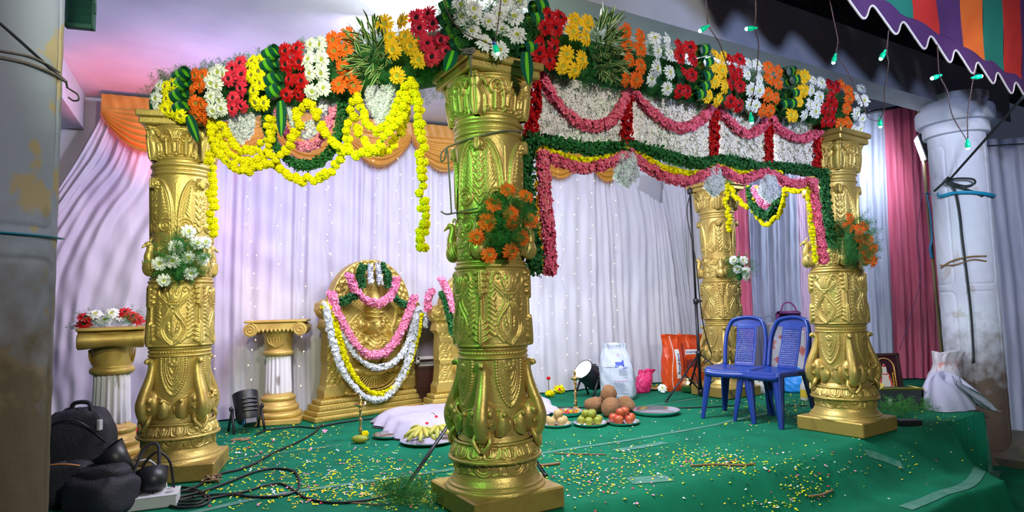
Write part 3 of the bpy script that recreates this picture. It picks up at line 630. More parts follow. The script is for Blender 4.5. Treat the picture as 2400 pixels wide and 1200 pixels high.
def frond_tpl(seed, nb=9):
    r = np.random.default_rng(seed); V = []; F = []
    def tri(a, b, c): F.append((len(V), len(V)+1, len(V)+2)); V.extend([a, b, c])
    for k in range(nb):
        z = .12+.86*k/nb; bx = .10*math.sin(z*2)
        for sg in (-1, 1):
            L = .34*(1-z*.62)*r.uniform(.7, 1.1); az = sg*1.2+r.uniform(-.7, .7)+PI/2*r.integers(0, 2); d = np.array([math.cos(az), math.sin(az), .55]); base = np.array([bx, 0, z])
            tri(base, base+d*L*.5+[0, 0, .012], base+d*L); 
            for j in range(4):
                q = base+d*L*(.25+.22*j); e = np.array([r.uniform(-1, 1), r.uniform(-1, 1), r.uniform(-.2, 1)])*.105
                tri(q, q+e+[.014, .010, 0], q+e*1.15-[.010, 0, .012])
        tri(np.array([.10*math.sin(max(z-.1, 0)*2)-.006, 0, z-.1]), np.array([bx+.006, 0, z]), np.array([bx, .006, z+.02]))
    return np.array(V), [np.array(F)]
FRONDS = [frond_tpl(s) for s in (1, 2, 3)]
def greenery(pts, nrms, size, mb=None, spread=.6):
    mb = mb or MB(); ms = [[], [], []]
    for p, n in zip(pts, nrms):
        n = unit(np.asarray(n)+rng.normal(0, spread, 3)*.7); ms[rng.integers(3)].append(M4(zto(n, rng.uniform(0, 6)), p, size*rng.uniform(.6, 1.25)))
    for T, m in zip(FRONDS, ms): mb.inst(T, m)
    return mb
# rolled striped leaf: a loop of leaf with a light centre stripe
def roll_mb(width=1.0):
    mb = MB(); a = np.linspace(-.6, 2*PI*.86, 26); r = 1.0-.05*a/6
    for x0, x1, m in ((-.5, -.14, 0), (-.14, .14, 1), (.14, .5, 0)):
        P = np.stack([np.stack([np.full(26, x)*width, r*np.cos(a), r*np.sin(a)], 1) for x in (x0, x1)], 1); mb.grid(P, m=m)
    return mb
def tail_mb():
    mb = MB(); t = np.linspace(0, 1, 12); w = .5*np.sqrt(np.clip(1-t**2.2, 0, 1))*(.75+.5*np.sin(t*PI))*.8+.01
    for a, b, m in ((-1, -.28, 0), (-.28, .28, 1), (.28, 1, 0)):
        mb.grid(np.stack([np.stack([w*k, -.10*np.sin(t*3)-.12*abs(k)*w, -t*2.6], 1) for k in (a, b)], 1), m=m)
    return mb
ROLL = roll_mb().mesh('rolled_leaf', [LDARK, LLITE]); TAIL = tail_mb().mesh('leaf_tip', [LDARK, LLITE])
def rolls(parent, centres, n, side, r=.042, w=.085):
    for i, c in enumerate(centres):
        x = unit(np.asarray(side)+[0, 0, .35]); nn = unit(np.asarray(n)-x*np.dot(n, x)); z = np.cross(x, nn)
        R = np.stack([x*w, nn*r*1.05, z*r], 1); link('rolled_leaf', ROLL, parent, M4(R, np.asarray(c)-np.array(parent.location)))
def tail(parent, a, b, n, w=.042):
    a, b = np.asarray(a), np.asarray(b); d = a-b; L = np.linalg.norm(d); z = d/L; x = unit(np.cross(z, -np.asarray(n))); y = np.cross(z, x)
    link('leaf_tip', TAIL, parent, M4(np.stack([x*w*2, y*w, z*L/2.6], 1), a-np.array(parent.location)))
def spiky_leaf(seed):
    r = np.random.default_rng(seed); mb = MB(); t = np.linspace(0, 1, 7); w = .085*np.sin(np.clip(t*.9+.1, 0, 1)*PI)**.7+.004; b = r.uniform(.1, .5)
    y = b*t**2; z = t-.25*b*t**2
    for a, c, m in ((-1, -.62, 1), (-.62, .62, 0), (.62, 1, 1)):
        mb.grid(np.stack([np.stack([w*k, y+.05*np.abs(k)*w*4, z], 1) for k in (a, c)], 1), m=m)
    return mb
SPIKY = [spiky_leaf(s).mesh('variegated_leaf', [LMID, LCREAM]) for s in range(5)]
def spiky_clump(parent, c, n, ex, rx, rz, count=64):
    for k in range(count):
        q = rng.uniform(-1, 1, 2)
        while q@q > 1: q = rng.uniform(-1, 1, 2)
        p = np.asarray(c)+np.asarray(ex)*q[0]*rx*.75+Z*q[1]*rz*.78+np.asarray(n)*rng.uniform(-.01, .045)*(1-q@q)
        d = unit(np.asarray(n)*rng.uniform(.35, 1.0)+np.asarray(ex)*(q[0]*.6+rng.normal(0, .35))+Z*(q[1]*.9+rng.normal(0, .3)))
        link('variegated_leaf', SPIKY[k % 5], parent, M4(zto(d, rng.uniform(0, 6)), p-np.array(parent.location), rng.uniform(.07, .115)))
# ---- garland florets
def floret_tpl(n, L, w, cup, seed=0, tube=0.0):
    r = np.random.default_rng(seed); mb = MB()
    for k in range(n):
        a = 2*PI*k/n+r.uniform(-.3, .3); ca, sa = math.cos(a), math.sin(a); l = L*r.uniform(.75, 1.15)
        rad = np.array([.02, .6, 1.0])*l*math.cos(cup); h = tube+np.array([0, .72, 1.0])*l*math.sin(cup)-np.array([0, 0, .18])*l; ww = np.array([.12, 1.0, .30])*w*r.uniform(.8, 1.15)
        mb.grid(np.stack([np.stack([rad*ca-sg*ww*sa, rad*sa+sg*ww*ca, h], 1) for sg in (-1, 1)], 1))
    return mb.tpl()
T_PINK = [floret_tpl(6, 1.0, .26, .75, s) for s in (1, 2, 3)]
T_JAS = [floret_tpl(5, .8, .24, .45, s, .35) for s in (1, 2, 3)]
T_THIN = [floret_tpl(9, 1.0, .11, .8, s) for s in (1, 2, 3)]
T_LEAF = [floret_tpl(3, 1.15, .34, .65, s) for s in (1, 2, 3)]
T_ROSE = [floret_tpl(8, .8, .36, 1.0, s) for s in (1, 2, 3)]
def stringed(mb, path, R, tpls, size, per_m, m=0, radial=1.0, flat=None):
    """florets packed round a string"""
    path = np.asarray(path); L = np.linalg.norm(np.diff(path, axis=0), axis=1).sum(); n = max(6, int(L*per_m)); q = resamp(path, n=n); T = frame(q); ms = [[] for _ in tpls]
    Rr = np.broadcast_to(np.asarray(R, float), (2,)) if np.ndim(R) == 0 or len(np.atleast_1d(R)) == 2 else R
    for i in range(n):
        t = i/(n-1); rad = Rr[0]+(Rr[1]-Rr[0])*t; v = rng.normal(0, 1, 3); v -= T[i]*v@T[i]; v = unit(v)
        if flat is not None: v = unit(v-np.asarray(flat)*(v@np.asarray(flat))*.55)
        p = q[i]+v*rad*.50*rng.uniform(.5, 1)+rng.normal(0, rad*.12, 3); d = unit(v*radial+rng.normal(0, .35, 3))
        ms[rng.integers(len(tpls))].append(M4(zto(d, rng.uniform(0, 6)), p, size*rng.uniform(.75, 1.2)))
    for T_, mm in zip(tpls, ms): mb.inst(T_, mm, m)
    return mb
def pompon_mb(seed):
    r = np.random.default_rng(seed); mb = MB(); n = 46; ms = []
    for k in range(n):
        z = 1-2*(k+.5)/n; a = k*2.39996; v = np.array([math.sqrt(1-z*z)*math.cos(a), math.sqrt(1-z*z)*math.sin(a), z])
        ms.append(M4(zto(v+r.normal(0, .15, 3), r.uniform(0, 6)), v*.45, .58*r.uniform(.85, 1.15)))
    T = floret_tpl(3, 1.0, .34, .95, seed); mb.ell((0, 0, 0), .6, 8, 6); mb.inst(T, ms); return mb
POMP = [pompon_mb(s).mesh('blossom', YEL, False) for s in (1, 2, 3)]
def yellow_garland(label, path, r=.037, group='yellow chrysanthemum garlands', per=2, step=None):
    path = np.asarray(path); q = resamp(path, step or r*1.15); t = thing('yellow_garland', label, 'garland', path[-1] if path[-1][2] < path[0][2] else path[0], 0, group); T = frame(q); o = np.array(t.location)
    part('string', MB().tube(q, .004, 5), FERN, t, ws=True)
    for i, p in enumerate(q):
        a0 = rng.uniform(0, 6)
        for k in range(per):
            v = rng.normal(0, 1, 3); v -= T[i]*v@T[i]; v = unit(v)
            link('blossom', POMP[rng.integers(3)], t, M4(zto(v, rng.uniform(0, 6)), p+v*r*.42-o, r*.80*rng.uniform(.85, 1.12)))
    return t
def soft_garland(name, label, paths, group=None, cat='garland'):
    """paths: list of (polyline, radius, templates, floret size, per metre, material)"""
    mb = MB(); mats = []
    for pth, R, tp, sz, pm, mt in paths:
        if mt not in mats: mats.append(mt)
        stringed(mb, pth, R, tp, sz, pm, mats.index(mt))
    return solo(name, mb, mats, label, cat, group, smooth=False)
# ---------------------------------------------------------------- flower headers over the pillars
TOPZ = 2.25*S_
def hdr_frame(pa, pb):
    e = unit((pb-pa)*[1, 1, 0]); n = np.array([-e[1], e[0], 0]); n = -n if n@(CAM-pa)*1 < 0 else n; return e, n
def on_header(x, y, p0, n, zm, off=.19, hh=.27):
    o = off
    for _ in range(4):
        p = PL(x, y, p0+n*o, n); k = np.clip((p[2]-zm)/hh, -.97, .97); o = off*math.sqrt(1-k**4)
    return p, k
LF = [('white', (375, 202), (367, 231), (371, 260)), ('yellow', (389, 204), (392, 232), (389, 257), (404, 260), (424, 272), (407, 200)),
 ('orange', (460, 177), (477, 180), (455, 207), (472, 200), (460, 242), (476, 247), (462, 270), (480, 277)),
 ('white', (495, 175), (512, 170), (525, 175), (495, 195), (510, 202), (495, 227), (517, 235), (500, 260), (520, 255)),
 ('crimson', (546, 161), (564, 149), (567, 175), (537, 185), (566, 207), (547, 230), (546, 255), (567, 247)),
 ('yellow', (592, 145), (610, 145), (591, 177), (607, 167), (611, 195), (597, 212), (600, 240), (620, 242)),
 ('red', (670, 120), (697, 115), (671, 151), (702, 145), (680, 187), (707, 190), (673, 222), (702, 222)),
 ('white', (729, 105), (752, 105), (724, 140), (755, 140), (727, 172), (755, 172), (732, 215), (759, 207)),
 ('orange', (782, 94), (816, 85), (785, 120), (812, 117), (805, 160), (796, 199), (822, 182), (831, 202)),
 ('amber', (902, 57), (944, 50), (915, 89), (950, 87), (922, 117), (964, 109), (982, 141), (932, 177)),
 ('crimson', (977, 42), (1005, 34), (984, 67), (1016, 57), (1002, 102), (1035, 95), (1014, 134), (1047, 122))]
RF = [('red', (1285, 38), (1312, 42), (1275, 66), (1301, 66), (1265, 106), (1296, 112), (1262, 126), (1285, 142)),
 ('amber', (1347, 48), (1376, 54), (1342, 76), (1371, 90), (1327, 128), (1362, 140), (1318, 156), (1345, 165)),
 ('orange', (1465, 75), (1500, 85), (1470, 105), (1500, 115), (1475, 140), (1500, 155), (1465, 187), (1490, 187)),
 ('white', (1534, 90), (1562, 94), (1540, 120), (1568, 126), (1538, 160), (1569, 170), (1526, 185), (1563, 207)),
 ('red', (1591, 106), (1616, 112), (1592, 132), (1623, 140), (1603, 170), (1621, 176), (1590, 214), (1609, 214)),
 ('amber', (1676, 128), (1694, 134), (1674, 158), (1691, 166), (1674, 192), (1697, 202), (1658, 226), (1682, 234)),
 ('red', (1708, 138), (1732, 140), (1717, 166), (1732, 172), (1715, 194), (1734, 202), (1711, 238), (1730, 248)),
 ('white', (1752, 148), (1774, 152), (1750, 174), (1779, 186), (1760, 210), (1778, 212), (1755, 244), (1770, 248)),
 ('orange', (1800, 158), (1824, 168), (1802, 186), (1823, 196), (1798, 222), (1818, 230), (1786, 260), (1804, 260)),
 ('amber', (1870, 176), (1884, 180), (1883, 214), (1870, 216), (1872, 238), (1852, 270), (1862, 272)),
 ('white', (1904, 188), (1924, 194), (1900, 212), (1920, 228), (1896, 244), (1911, 248), (1884, 270), (1910, 262)),
 ('red', (1944, 198), (1960, 204), (1946, 228), (1956, 240), (1932, 254), (1952, 256), (1932, 284), (1948, 284)),
 ('orange', (1972, 198), (1988, 212), (1990, 232), (1984, 255), (1968, 292), (1987, 288)),
 ('white', (2018, 208), (2008, 228), (2024, 236), (2006, 266), (2020, 278), (1998, 304), (2015, 302))]
def header(label, pa, pb, zm, hh, spec, rollspec, tails, clumps, ext=(.1, .2)):
    e, n = hdr_frame(pa, pb); L = np.linalg.norm((pb-pa)[:2]); t = thing('flower_header', label, 'flower arrangement', pa+e*L/2+Z*(zm-hh), 0, 'flower headers of the canopy')
    a = np.linspace(0, 2*PI, 20, endpoint=False); s = np.linspace(-ext[0], L+ext[1], 30)
    prof = np.stack([.105*np.cos(a), (hh-.07)*np.sin(a)], 1)
    P = (pa+s[:, None, None]*e)+prof[None, :, :1]*n+prof[None, :, 1:]*Z+Z*zm; mb = MB().grid(P, cv=True)
    for k in (0, -1): mb.add(P[k], np.arange(20)[None, :][:, ::(1 if k else -1)])
    part('greenery_core', mb, LEAFG, t, ws=True)
    m = int(L*620); ss = rng.uniform(-ext[0], L+ext[1], m); aa = rng.uniform(-PI*.62, PI*.62, m)+.18; back = rng.random(m) < .16; aa[back] = rng.uniform(PI*.3, PI*.9, back.sum())
    nr = np.cos(aa)[:, None]*n+np.sin(aa)[:, None]*Z; pts = pa+ss[:, None]*e+Z*zm+.115*np.cos(aa)[:, None]*n+(hh-.07)*np.sin(aa)[:, None]*Z
    g = part('fern_greenery', greenery(pts, nr, .092), FERN, t, ws=True); g['kind'] = 'stuff'
    for row in spec:
        for q in row[1:]:
            p, k = on_header(q[0], q[1], pa, n, zm, .222, hh+.06); gerbera(t, p, n+Z*(k*.30-.10)+rng.normal(0, .17, 3), row[0])
    for cs in rollspec:
        c3 = [on_header(x, y, pa, n, zm, .20, hh+.05)[0] for x, y in cs]; rolls(t, c3, n, e if e[0] > 0 else -e)
    for (x0, y0, x1, y1) in tails:
        o_ = .33 if 1030 < x0 < 1250 else .23; p = PL(x0, y0, pa+n*o_, n); q = PL(x1, y1, pa+n*(o_+.02), n); tail(t, p, q, n)
    for (x, y, rx, rz) in clumps:
        p, _ = on_header(x, y, pa, n, zm, .19, hh+.05); spiky_clump(t, p, n, e, rx, rz, 130)
    return t, e, n
HL, eL, nL = header('flower header over the left beam, with gerberas and striped leaf loops above yellow swags', PP[0], PP[1], 2.44, .23, LF,
    [[(427, 175), (425, 197), (420, 222), (427, 250)], [(637, 125), (632, 152), (642, 185), (647, 212)], [(1052, 14), (1050, 44), (1058, 76), (1078, 102)]], [(440, 270, 465, 335), (657, 236, 659, 322), (1062, 118, 1044, 168)], [(865, 127, .17, .20)])
HR, eR, nR = header('flower header over the right beam, with gerberas above the jasmine curtain', PP[0], PP[2], 2.49, .21, RF,
    [[(1644, 118), (1652, 148), (1650, 180), (1644, 204), (1634, 222)], [(1848, 168), (1856, 188), (1854, 220), (1830, 246), (1848, 244)], [(1262, 18), (1250, 46), (1236, 112)]], [(1234, 122, 1240, 200)], [(1420, 115, .13, .24)])
# corner bunch over the nearest pillar
t = thing('flower_bunch', 'bunch of large white daisies on top of the nearest gold pillar', 'flower bunch', PP[0]+Z*TOPZ)
cn = unit(nL+nR); mb = MB(); 
m = 130; v = rng.normal(0, 1, (m, 3)); v /= np.linalg.norm(v, axis=1)[:, None]; v = np.where((v@cn > -.2)[:, None], v, -v); pts = PP[0]+Z*(TOPZ+.20)+cn*.10+v*[.15, .15, .18]
g = part('fern_greenery', greenery(pts, v, .13), FERN, t, ws=True); g['kind'] = 'stuff'
for q in ((1080, 12), (1110, 22), (1082, 40), (1113, 43), (1106, 74), (1170, 118), (1182, 4), (1216, 4), (1170, 34), (1205, 40), (1176, 69), (1211, 83), (1150, -12), (1120, -20), (1135, 100), (1145, 50)):
    p = PL(q[0], q[1], PP[0]+cn*(.29-.0006*abs(q[0]-1150)), cn); gerbera(t, p, cn+rng.normal(0, .2, 3)+Z*.1, 'white', .050)
# back header between the two far pillars (seen under the front one)
header('flower header joining the two rear pillars, mostly hidden', PP[3], PP[2], 2.47, .20, [('white', (1640, 400))], [], [], [], (.05, .0))
# ---------------------------------------------------------------- garlands, left beam
def onL(pts, off=.10): return cr([PL(x, y, PP[0]+nL*off, nL) for x, y in pts], 8)
def onR(pts, off=.06): return cr([PL(x, y, PP[0]+nR*off, nR) for x, y in pts], 8)
eB, nB = hdr_frame(PP[3], PP[2])
def onB(pts, off=.0): return cr([PL(x, y, PP[2]+nB*off, nB) for x, y in pts], 8)
yellow_garland('long straight yellow garland hanging from the left beam near the large pillar', onL([(968, 190), (980, 250), (988, 330), (987, 420), (992, 500), (990, 580)], .16), .036)
yellow_garland('straight yellow garland hanging beside the white daisy pillar', onL([(500, 285), (497, 340), (494, 400), (499, 480), (495, 548)], .13), .036)
yellow_garland('short inner yellow swag at the pillar end of the left beam', onL([(520, 292), (545, 338), (575, 352), (605, 345), (625, 318), (632, 280)], .16), .034)
yellow_garland('long yellow swag looping twice along the left beam', onL([(497, 300), (515, 360), (555, 393), (600, 395), (645, 372), (680, 335), (698, 295), (700, 262), (716, 244), (737, 252), (750, 292), (772, 325), (805, 352), (835, 360), (880, 345), (920, 305), (950, 250), (965, 200)], .18), .036)
yellow_garland('middle yellow swag at the pillar end of the left beam, above the lowest one', onL([(505, 298), (525, 345), (560, 374), (600, 376), (632, 345), (645, 300)], .14), .034)
yellow_garland('lowest hanging yellow swag under the dark green loop of the left beam', onL([(628, 352), (655, 395), (700, 420), (745, 415), (785, 388), (808, 345), (822, 290), (830, 240)], .14), .036)
yellow_garland('short yellow swag framing the right white flower drop of the left beam', onL([(832, 222), (848, 262), (868, 298), (892, 306), (915, 285), (935, 245), (948, 205)], .20), .034)
yellow_garland('yellow swag with its lower edge in shade, behind the right end of the left beam', onL([(842, 300), (852, 330), (880, 352), (912, 345), (936, 312), (948, 262), (956, 215)], .10), .034)
soft_garland('leaf_garland', 'dark green leaf loop hanging in the middle of the left beam', [(onL([(625, 262), (632, 310), (655, 355), (690, 383), (720, 388), (755, 376), (785, 338), (800, 285), (806, 225)], .10), .040, T_LEAF, .024, 700, LEAFG)])
soft_garland('pink_garland', 'bright pink loop inside the dark green loop of the left beam', [(onL([(652, 252), (663, 300), (690, 336), (715, 346), (745, 334), (765, 300), (782, 255)], .10), .028, T_PINK, .024, 560, PNK2)])
soft_garland('white_garland', 'white jasmine loop inside the pink loop of the left beam', [(onL([(678, 250), (690, 296), (712, 318), (735, 308), (752, 272), (762, 235)], .11), .024, T_JAS, .020, 560, JASW), (onL([(700, 290), (715, 298), (730, 288)], .12), .018, T_JAS, .018, 500, JASW)])
def tassel(label, x, y0, y1, w0, w1, fn, mt=JASW, off=.12):
    paths = []
    for k in range(7):
        f = (k-3)/3; ln = y0+(y1-y0)*(1-.28*abs(f)); paths.append((fn([(x+f*w0*.5, y0), (x+f*(w0+w1)*.27, (y0+ln)/2), (x+f*w1*.5, ln)], off), .014, T_THIN, .024, 420, mt))
    return soft_garland('flower_tassel', label, paths, 'white flower tassels', 'tassel')
tassel('white flower drop between the yellow swags next to the daisy pillar', 566, 268, 335, 50, 34, onL)
tassel('white flower drop between yellow swags below the striped spiky leaves', 890, 205, 292, 62, 22, onL)
# ---------------------------------------------------------------- right beam: jasmine curtain
TOPY = [(1250, 176), (1467, 228), (1672, 258), (1800, 275), (1913, 300)]; BOTY = [(1250, 322), (1467, 342), (1672, 372), (1800, 386), (1913, 396)]
bx = [1250, 1467, 1672, 1800, 1913]
def iy(tab, x): return float(np.interp(x, [q[0] for q in tab], [q[1] for q in tab]))
def jasmine_mesh(h):
    mb = MB(); z = np.linspace(0, -h, 14); p = np.stack([.004*np.sin(z*40+rng.uniform(0, 6)), 0*z, z], 1)
    stringed(mb, p, .019, T_JAS, .024, 300, 0); mb.tube(p, .0022, 4, m=1); return mb.mesh('jasmine_string', [JAS, FERN], False)
for k in range(4):
    pos = ('widest, next to the nearest gold pillar', 'second from the nearest gold pillar', 'third from the nearest gold pillar', 'narrowest looking, beside the far right pillar')[k]
    pL_, pR_ = PL(bx[k]+14, 300, PP[0]+nR*.05, nR), PL(bx[k+1]-9, 300, PP[0]+nR*.05, nR); L = np.linalg.norm((pR_-pL_)[:2]); t = thing('jasmine_curtain', 'panel of white jasmine strings, '+pos, 'flower curtain', (pL_+pR_)/2*[1, 1, 0]+Z*1.9, 0, 'jasmine curtain panels')
    n = int(L/.030)
    for i in range(n):
        f = (i+.5)/n; xx = bx[k]+14+(bx[k+1]-9-bx[k]-14)*f; p0 = PL(xx, iy(TOPY, xx)-6, PP[0]+nR*.05, nR); p1 = PL(xx, iy(BOTY, xx)+2, PP[0]+nR*.05, nR); h = p0[2]-p1[2]
        q = pL_+(pR_-pL_)*f; q[2] = p0[2]; link('jasmine_string', jasmine_mesh(h), t, M4(Rz(rng.uniform(0, 6)), q-np.array(t.location)))
for k, (x, w_) in enumerate(zip(bx, (.032, .030, .028, .026, .028))):
    pos = ('beside the nearest gold pillar', 'between the first and second jasmine panels', 'between the second and third jasmine panels', 'between the third and fourth jasmine panels', 'beside the far right pillar')[k]
    soft_garland('rose_strip', 'vertical strip of red roses '+pos, [(onR([(x+2, iy(TOPY, x)-4), (x, (iy(TOPY, x)+iy(BOTY, x))/2), (x-(6 if k == 0 else 0), iy(BOTY, x))], .075), w_*1.7, T_ROSE, .028, 800, RED)], 'red rose strips')
for k, pts in enumerate(([(1268, 172), (1300, 235), (1345, 280), (1390, 297), (1435, 280), (1462, 238), (1472, 215)], [(1482, 215), (1530, 265), (1590, 300), (1640, 284), (1668, 250)], [(1680, 250), (1720, 295), (1760, 315), (1798, 284)], [(1805, 280), (1840, 312), (1880, 325), (1922, 310)])):
    pos = ('first beside the nearest gold pillar', 'second from the nearest pillar', 'third from the nearest pillar', 'last beside the far right pillar')[k]
    soft_garland('pink_garland', 'upper pink swag across the jasmine panels, '+pos, [(onR(pts, .10), .034, T_PINK, .028, 620, PINK)], 'pink swags on the jasmine curtain')
soft_garland('leaf_garland', 'long dark green leaf garland along the bottom of the jasmine panels', [(onR([(1236, 322), (1300, 335), (1380, 350), (1450, 346), (1480, 342), (1560, 365), (1640, 384), (1700, 376), (1790, 394), (1820, 391), (1935, 406)], .09), .045, T_LEAF, .030, 620, LEAFG)])
soft_garland('leaf_garland', 'dark green leaf garland hanging down the right side of the nearest gold pillar', [(onR([(1238, 335), (1233, 420), (1240, 520), (1252, 590), (1252, 640)], .09), .055, T_LEAF, .032, 760, LEAFG)])
soft_garland('leaf_garland', 'dark green leaf garland hanging down the far right pillar', [(onR([(1930, 405), (1934, 470), (1944, 540), (1950, 575)], .10), .05, T_LEAF, .032, 640, LEAFG)])
soft_garland('yellow_garland', 'thin scalloped yellow garland under the long leaf garland', [(onR([(1272, 350), (1330, 370), (1380, 378), (1440, 362), (1475, 348), (1510, 370), (1560, 394), (1630, 407), (1680, 388), (1710, 400), (1750, 408), (1800, 396), (1830, 408)], .09), .024, T_ROSE, .022, 620, YEL)])
soft_garland('yellow_garland', 'thin yellow garland edging the leaf garland beside the nearest gold pillar', [(onR([(1262, 345), (1262, 420), (1262, 520), (1270, 640)], .08), .018, T_ROSE, .020, 420, YELO)])
for k, pts in enumerate(([(1268, 362), (1310, 378), (1370, 395), (1430, 380), (1468, 360)], [(1478, 362), (1530, 400), (1600, 425), (1655, 408), (1682, 393)], [(1690, 397), (1740, 420), (1792, 402)], [(1800, 406), (1860, 430), (1908, 426)])):
    pos = ('first beside the nearest gold pillar', 'second from the nearest pillar', 'third from the nearest pillar', 'last beside the far right pillar')[k]
    soft_garland('pink_garland', 'lower pink swag below the leaf garland, '+pos, [(onR(pts, .11), .034, T_PINK, .028, 620, PINK)], 'pink swags below the leaf garland')
soft_garland('pink_garland', 'long pink garland hanging right of the orange gerbera bunch', [(onR([(1272, 362), (1277, 450), (1285, 530), (1291, 640)], .11), .038, T_PINK, .030, 720, PINK)])
soft_garland('pink_garland', 'pink garland hanging down the front of the far right pillar', [(onR([(1905, 428), (1914, 500), (1924, 560), (1931, 615)], .16), .036, T_PINK, .030, 640, PINK)])
tassel('white flower tassel below the first scallop of the right beam', 1468, 362, 438, 22, 46, onR)
tassel('white flower tassel below the second scallop of the right beam', 1674, 396, 460, 18, 36, onR)
tassel('white flower tassel below the third scallop of the right beam', 1803, 412, 474, 16, 36, onR)
yellow_garland('thin yellow garland hanging beside the pink one on the far right pillar', onR([(1894, 440), (1900, 500), (1905, 560), (1912, 612)], .13), .024)
yellow_garland('short yellow garland hanging on the smallest gold pillar', onB([(1708, 434), (1702, 470), (1707, 505), (1708, 540)]), .034)
yellow_garland('yellow swag sloping from the smallest gold pillar under the rear beam', onB([(1712, 440), (1730, 468), (1752, 484), (1768, 470), (1772, 440)]), .030)
yellow_garland('yellow loop under the rear beam around the green loop', onB([(1752, 440), (1764, 486), (1782, 515), (1800, 526), (1822, 505), (1838, 470), (1840, 440), (1858, 446), (1882, 448)]), .030)
soft_garland('leaf_garland', 'small dark green loop under the rear beam', [(onB([(1757, 440), (1768, 485), (1795, 506), (1818, 488), (1826, 455)]), .05, T_LEAF, .034, 520, LEAFG)])
soft_garland('pink_garland', 'small pink and white loop inside the green loop of the rear beam', [(onB([(1768, 440), (1780, 468), (1795, 482), (1812, 470)]), .04, T_PINK, .034, 420, PNK2), (onB([(1780, 440), (1795, 460), (1808, 445)]), .04, T_JAS, .03, 420, JASW)])
# ---------------------------------------------------------------- gerbera bunches tied to the pillars
def bunch(label, pts, col, n, p0, cen, rad, r, fr=70, size=.11, sc=(1, 1, 1)):
    n = unit(n); c = PL(cen[0], cen[1], p0, n); t = thing('flower_bunch', label, 'flower bunch', c-Z*rad, 0, 'gerbera bunches on the pillars')
    v = rng.normal(0, 1, (fr, 3)); v /= np.linalg.norm(v, axis=1)[:, None]; v = np.where((v@n > -.1)[:, None], v, v-2*(v@n)[:, None]*n)
    pq = c-n*.085+v*rad*.60*np.array(sc)*rng.uniform(.5, 1, (fr, 1)); g = part('fern_greenery', greenery(pq, v, size), FERN, t, ws=True); g['kind'] = 'stuff'
    m2 = MB().ell(c-n*.09, (.05, .05, rad*.75), 12, 9); part('tied_stems', m2, LEAFG, t, ws=True)
    for x, y in pts:
        p = PL(x, y, p0, n); d = (p-c); gerbera(t, p-n*(.25*(d@d)/rad), n+d*2.2+rng.normal(0, .15, 3), col, r)
toC = unit((CAM-PP[0])*[1, 1, 0])
bunch('bunch of orange gerberas tied to the nearest gold pillar', [(1194, 443), (1238, 458), (1159, 479), (1198, 500), (1200, 521), (1247, 517), (1143, 520), (1121, 554), (1226, 556), (1151, 596), (1200, 587)], 'orange', toC+E*.25, PP[0]+toC*.31, (1190, 520), .20, .047, 260, .085, (1, 1, 1.1))
d2 = unit((CAM-PP[1])*[1, 1, 0]); bunch('bunch of white daisies tied to the pillar left of the idol', [(444, 542), (412, 579), (463, 569), (484, 567), (375, 617), (405, 611), (441, 603), (477, 607), (386, 656), (448, 640)], 'white', d2+E*.15, PP[1]+d2*.29, (425, 605), .19, .046, 170, .10)
d3 = unit((CAM-PP[2])*[1, 1, 0]+E*3.0); bunch('bunch of orange gerberas on the right flank of the far right pillar', [(1997, 509), (1990, 531), (2014, 538), (2028, 531), (2013, 556), (2035, 559), (2028, 580), (2048, 584), (2039, 601), (2056, 612)], 'orange', d3, PP[2]+d3*.30+nR*.1, (2012, 560), .22, .050, 190, .10, (1, 1, 1.2))
d4 = unit((CAM-PP[3])*[1, 1, 0]+E*1.0); bunch('small bunch of white daisies on the smallest gold pillar', [(1720, 610), (1729, 631), (1748, 636), (1750, 648), (1743, 610)], 'white', d4, PP[3]+d4*.26, (1735, 628), .18, .052, 90, .10)
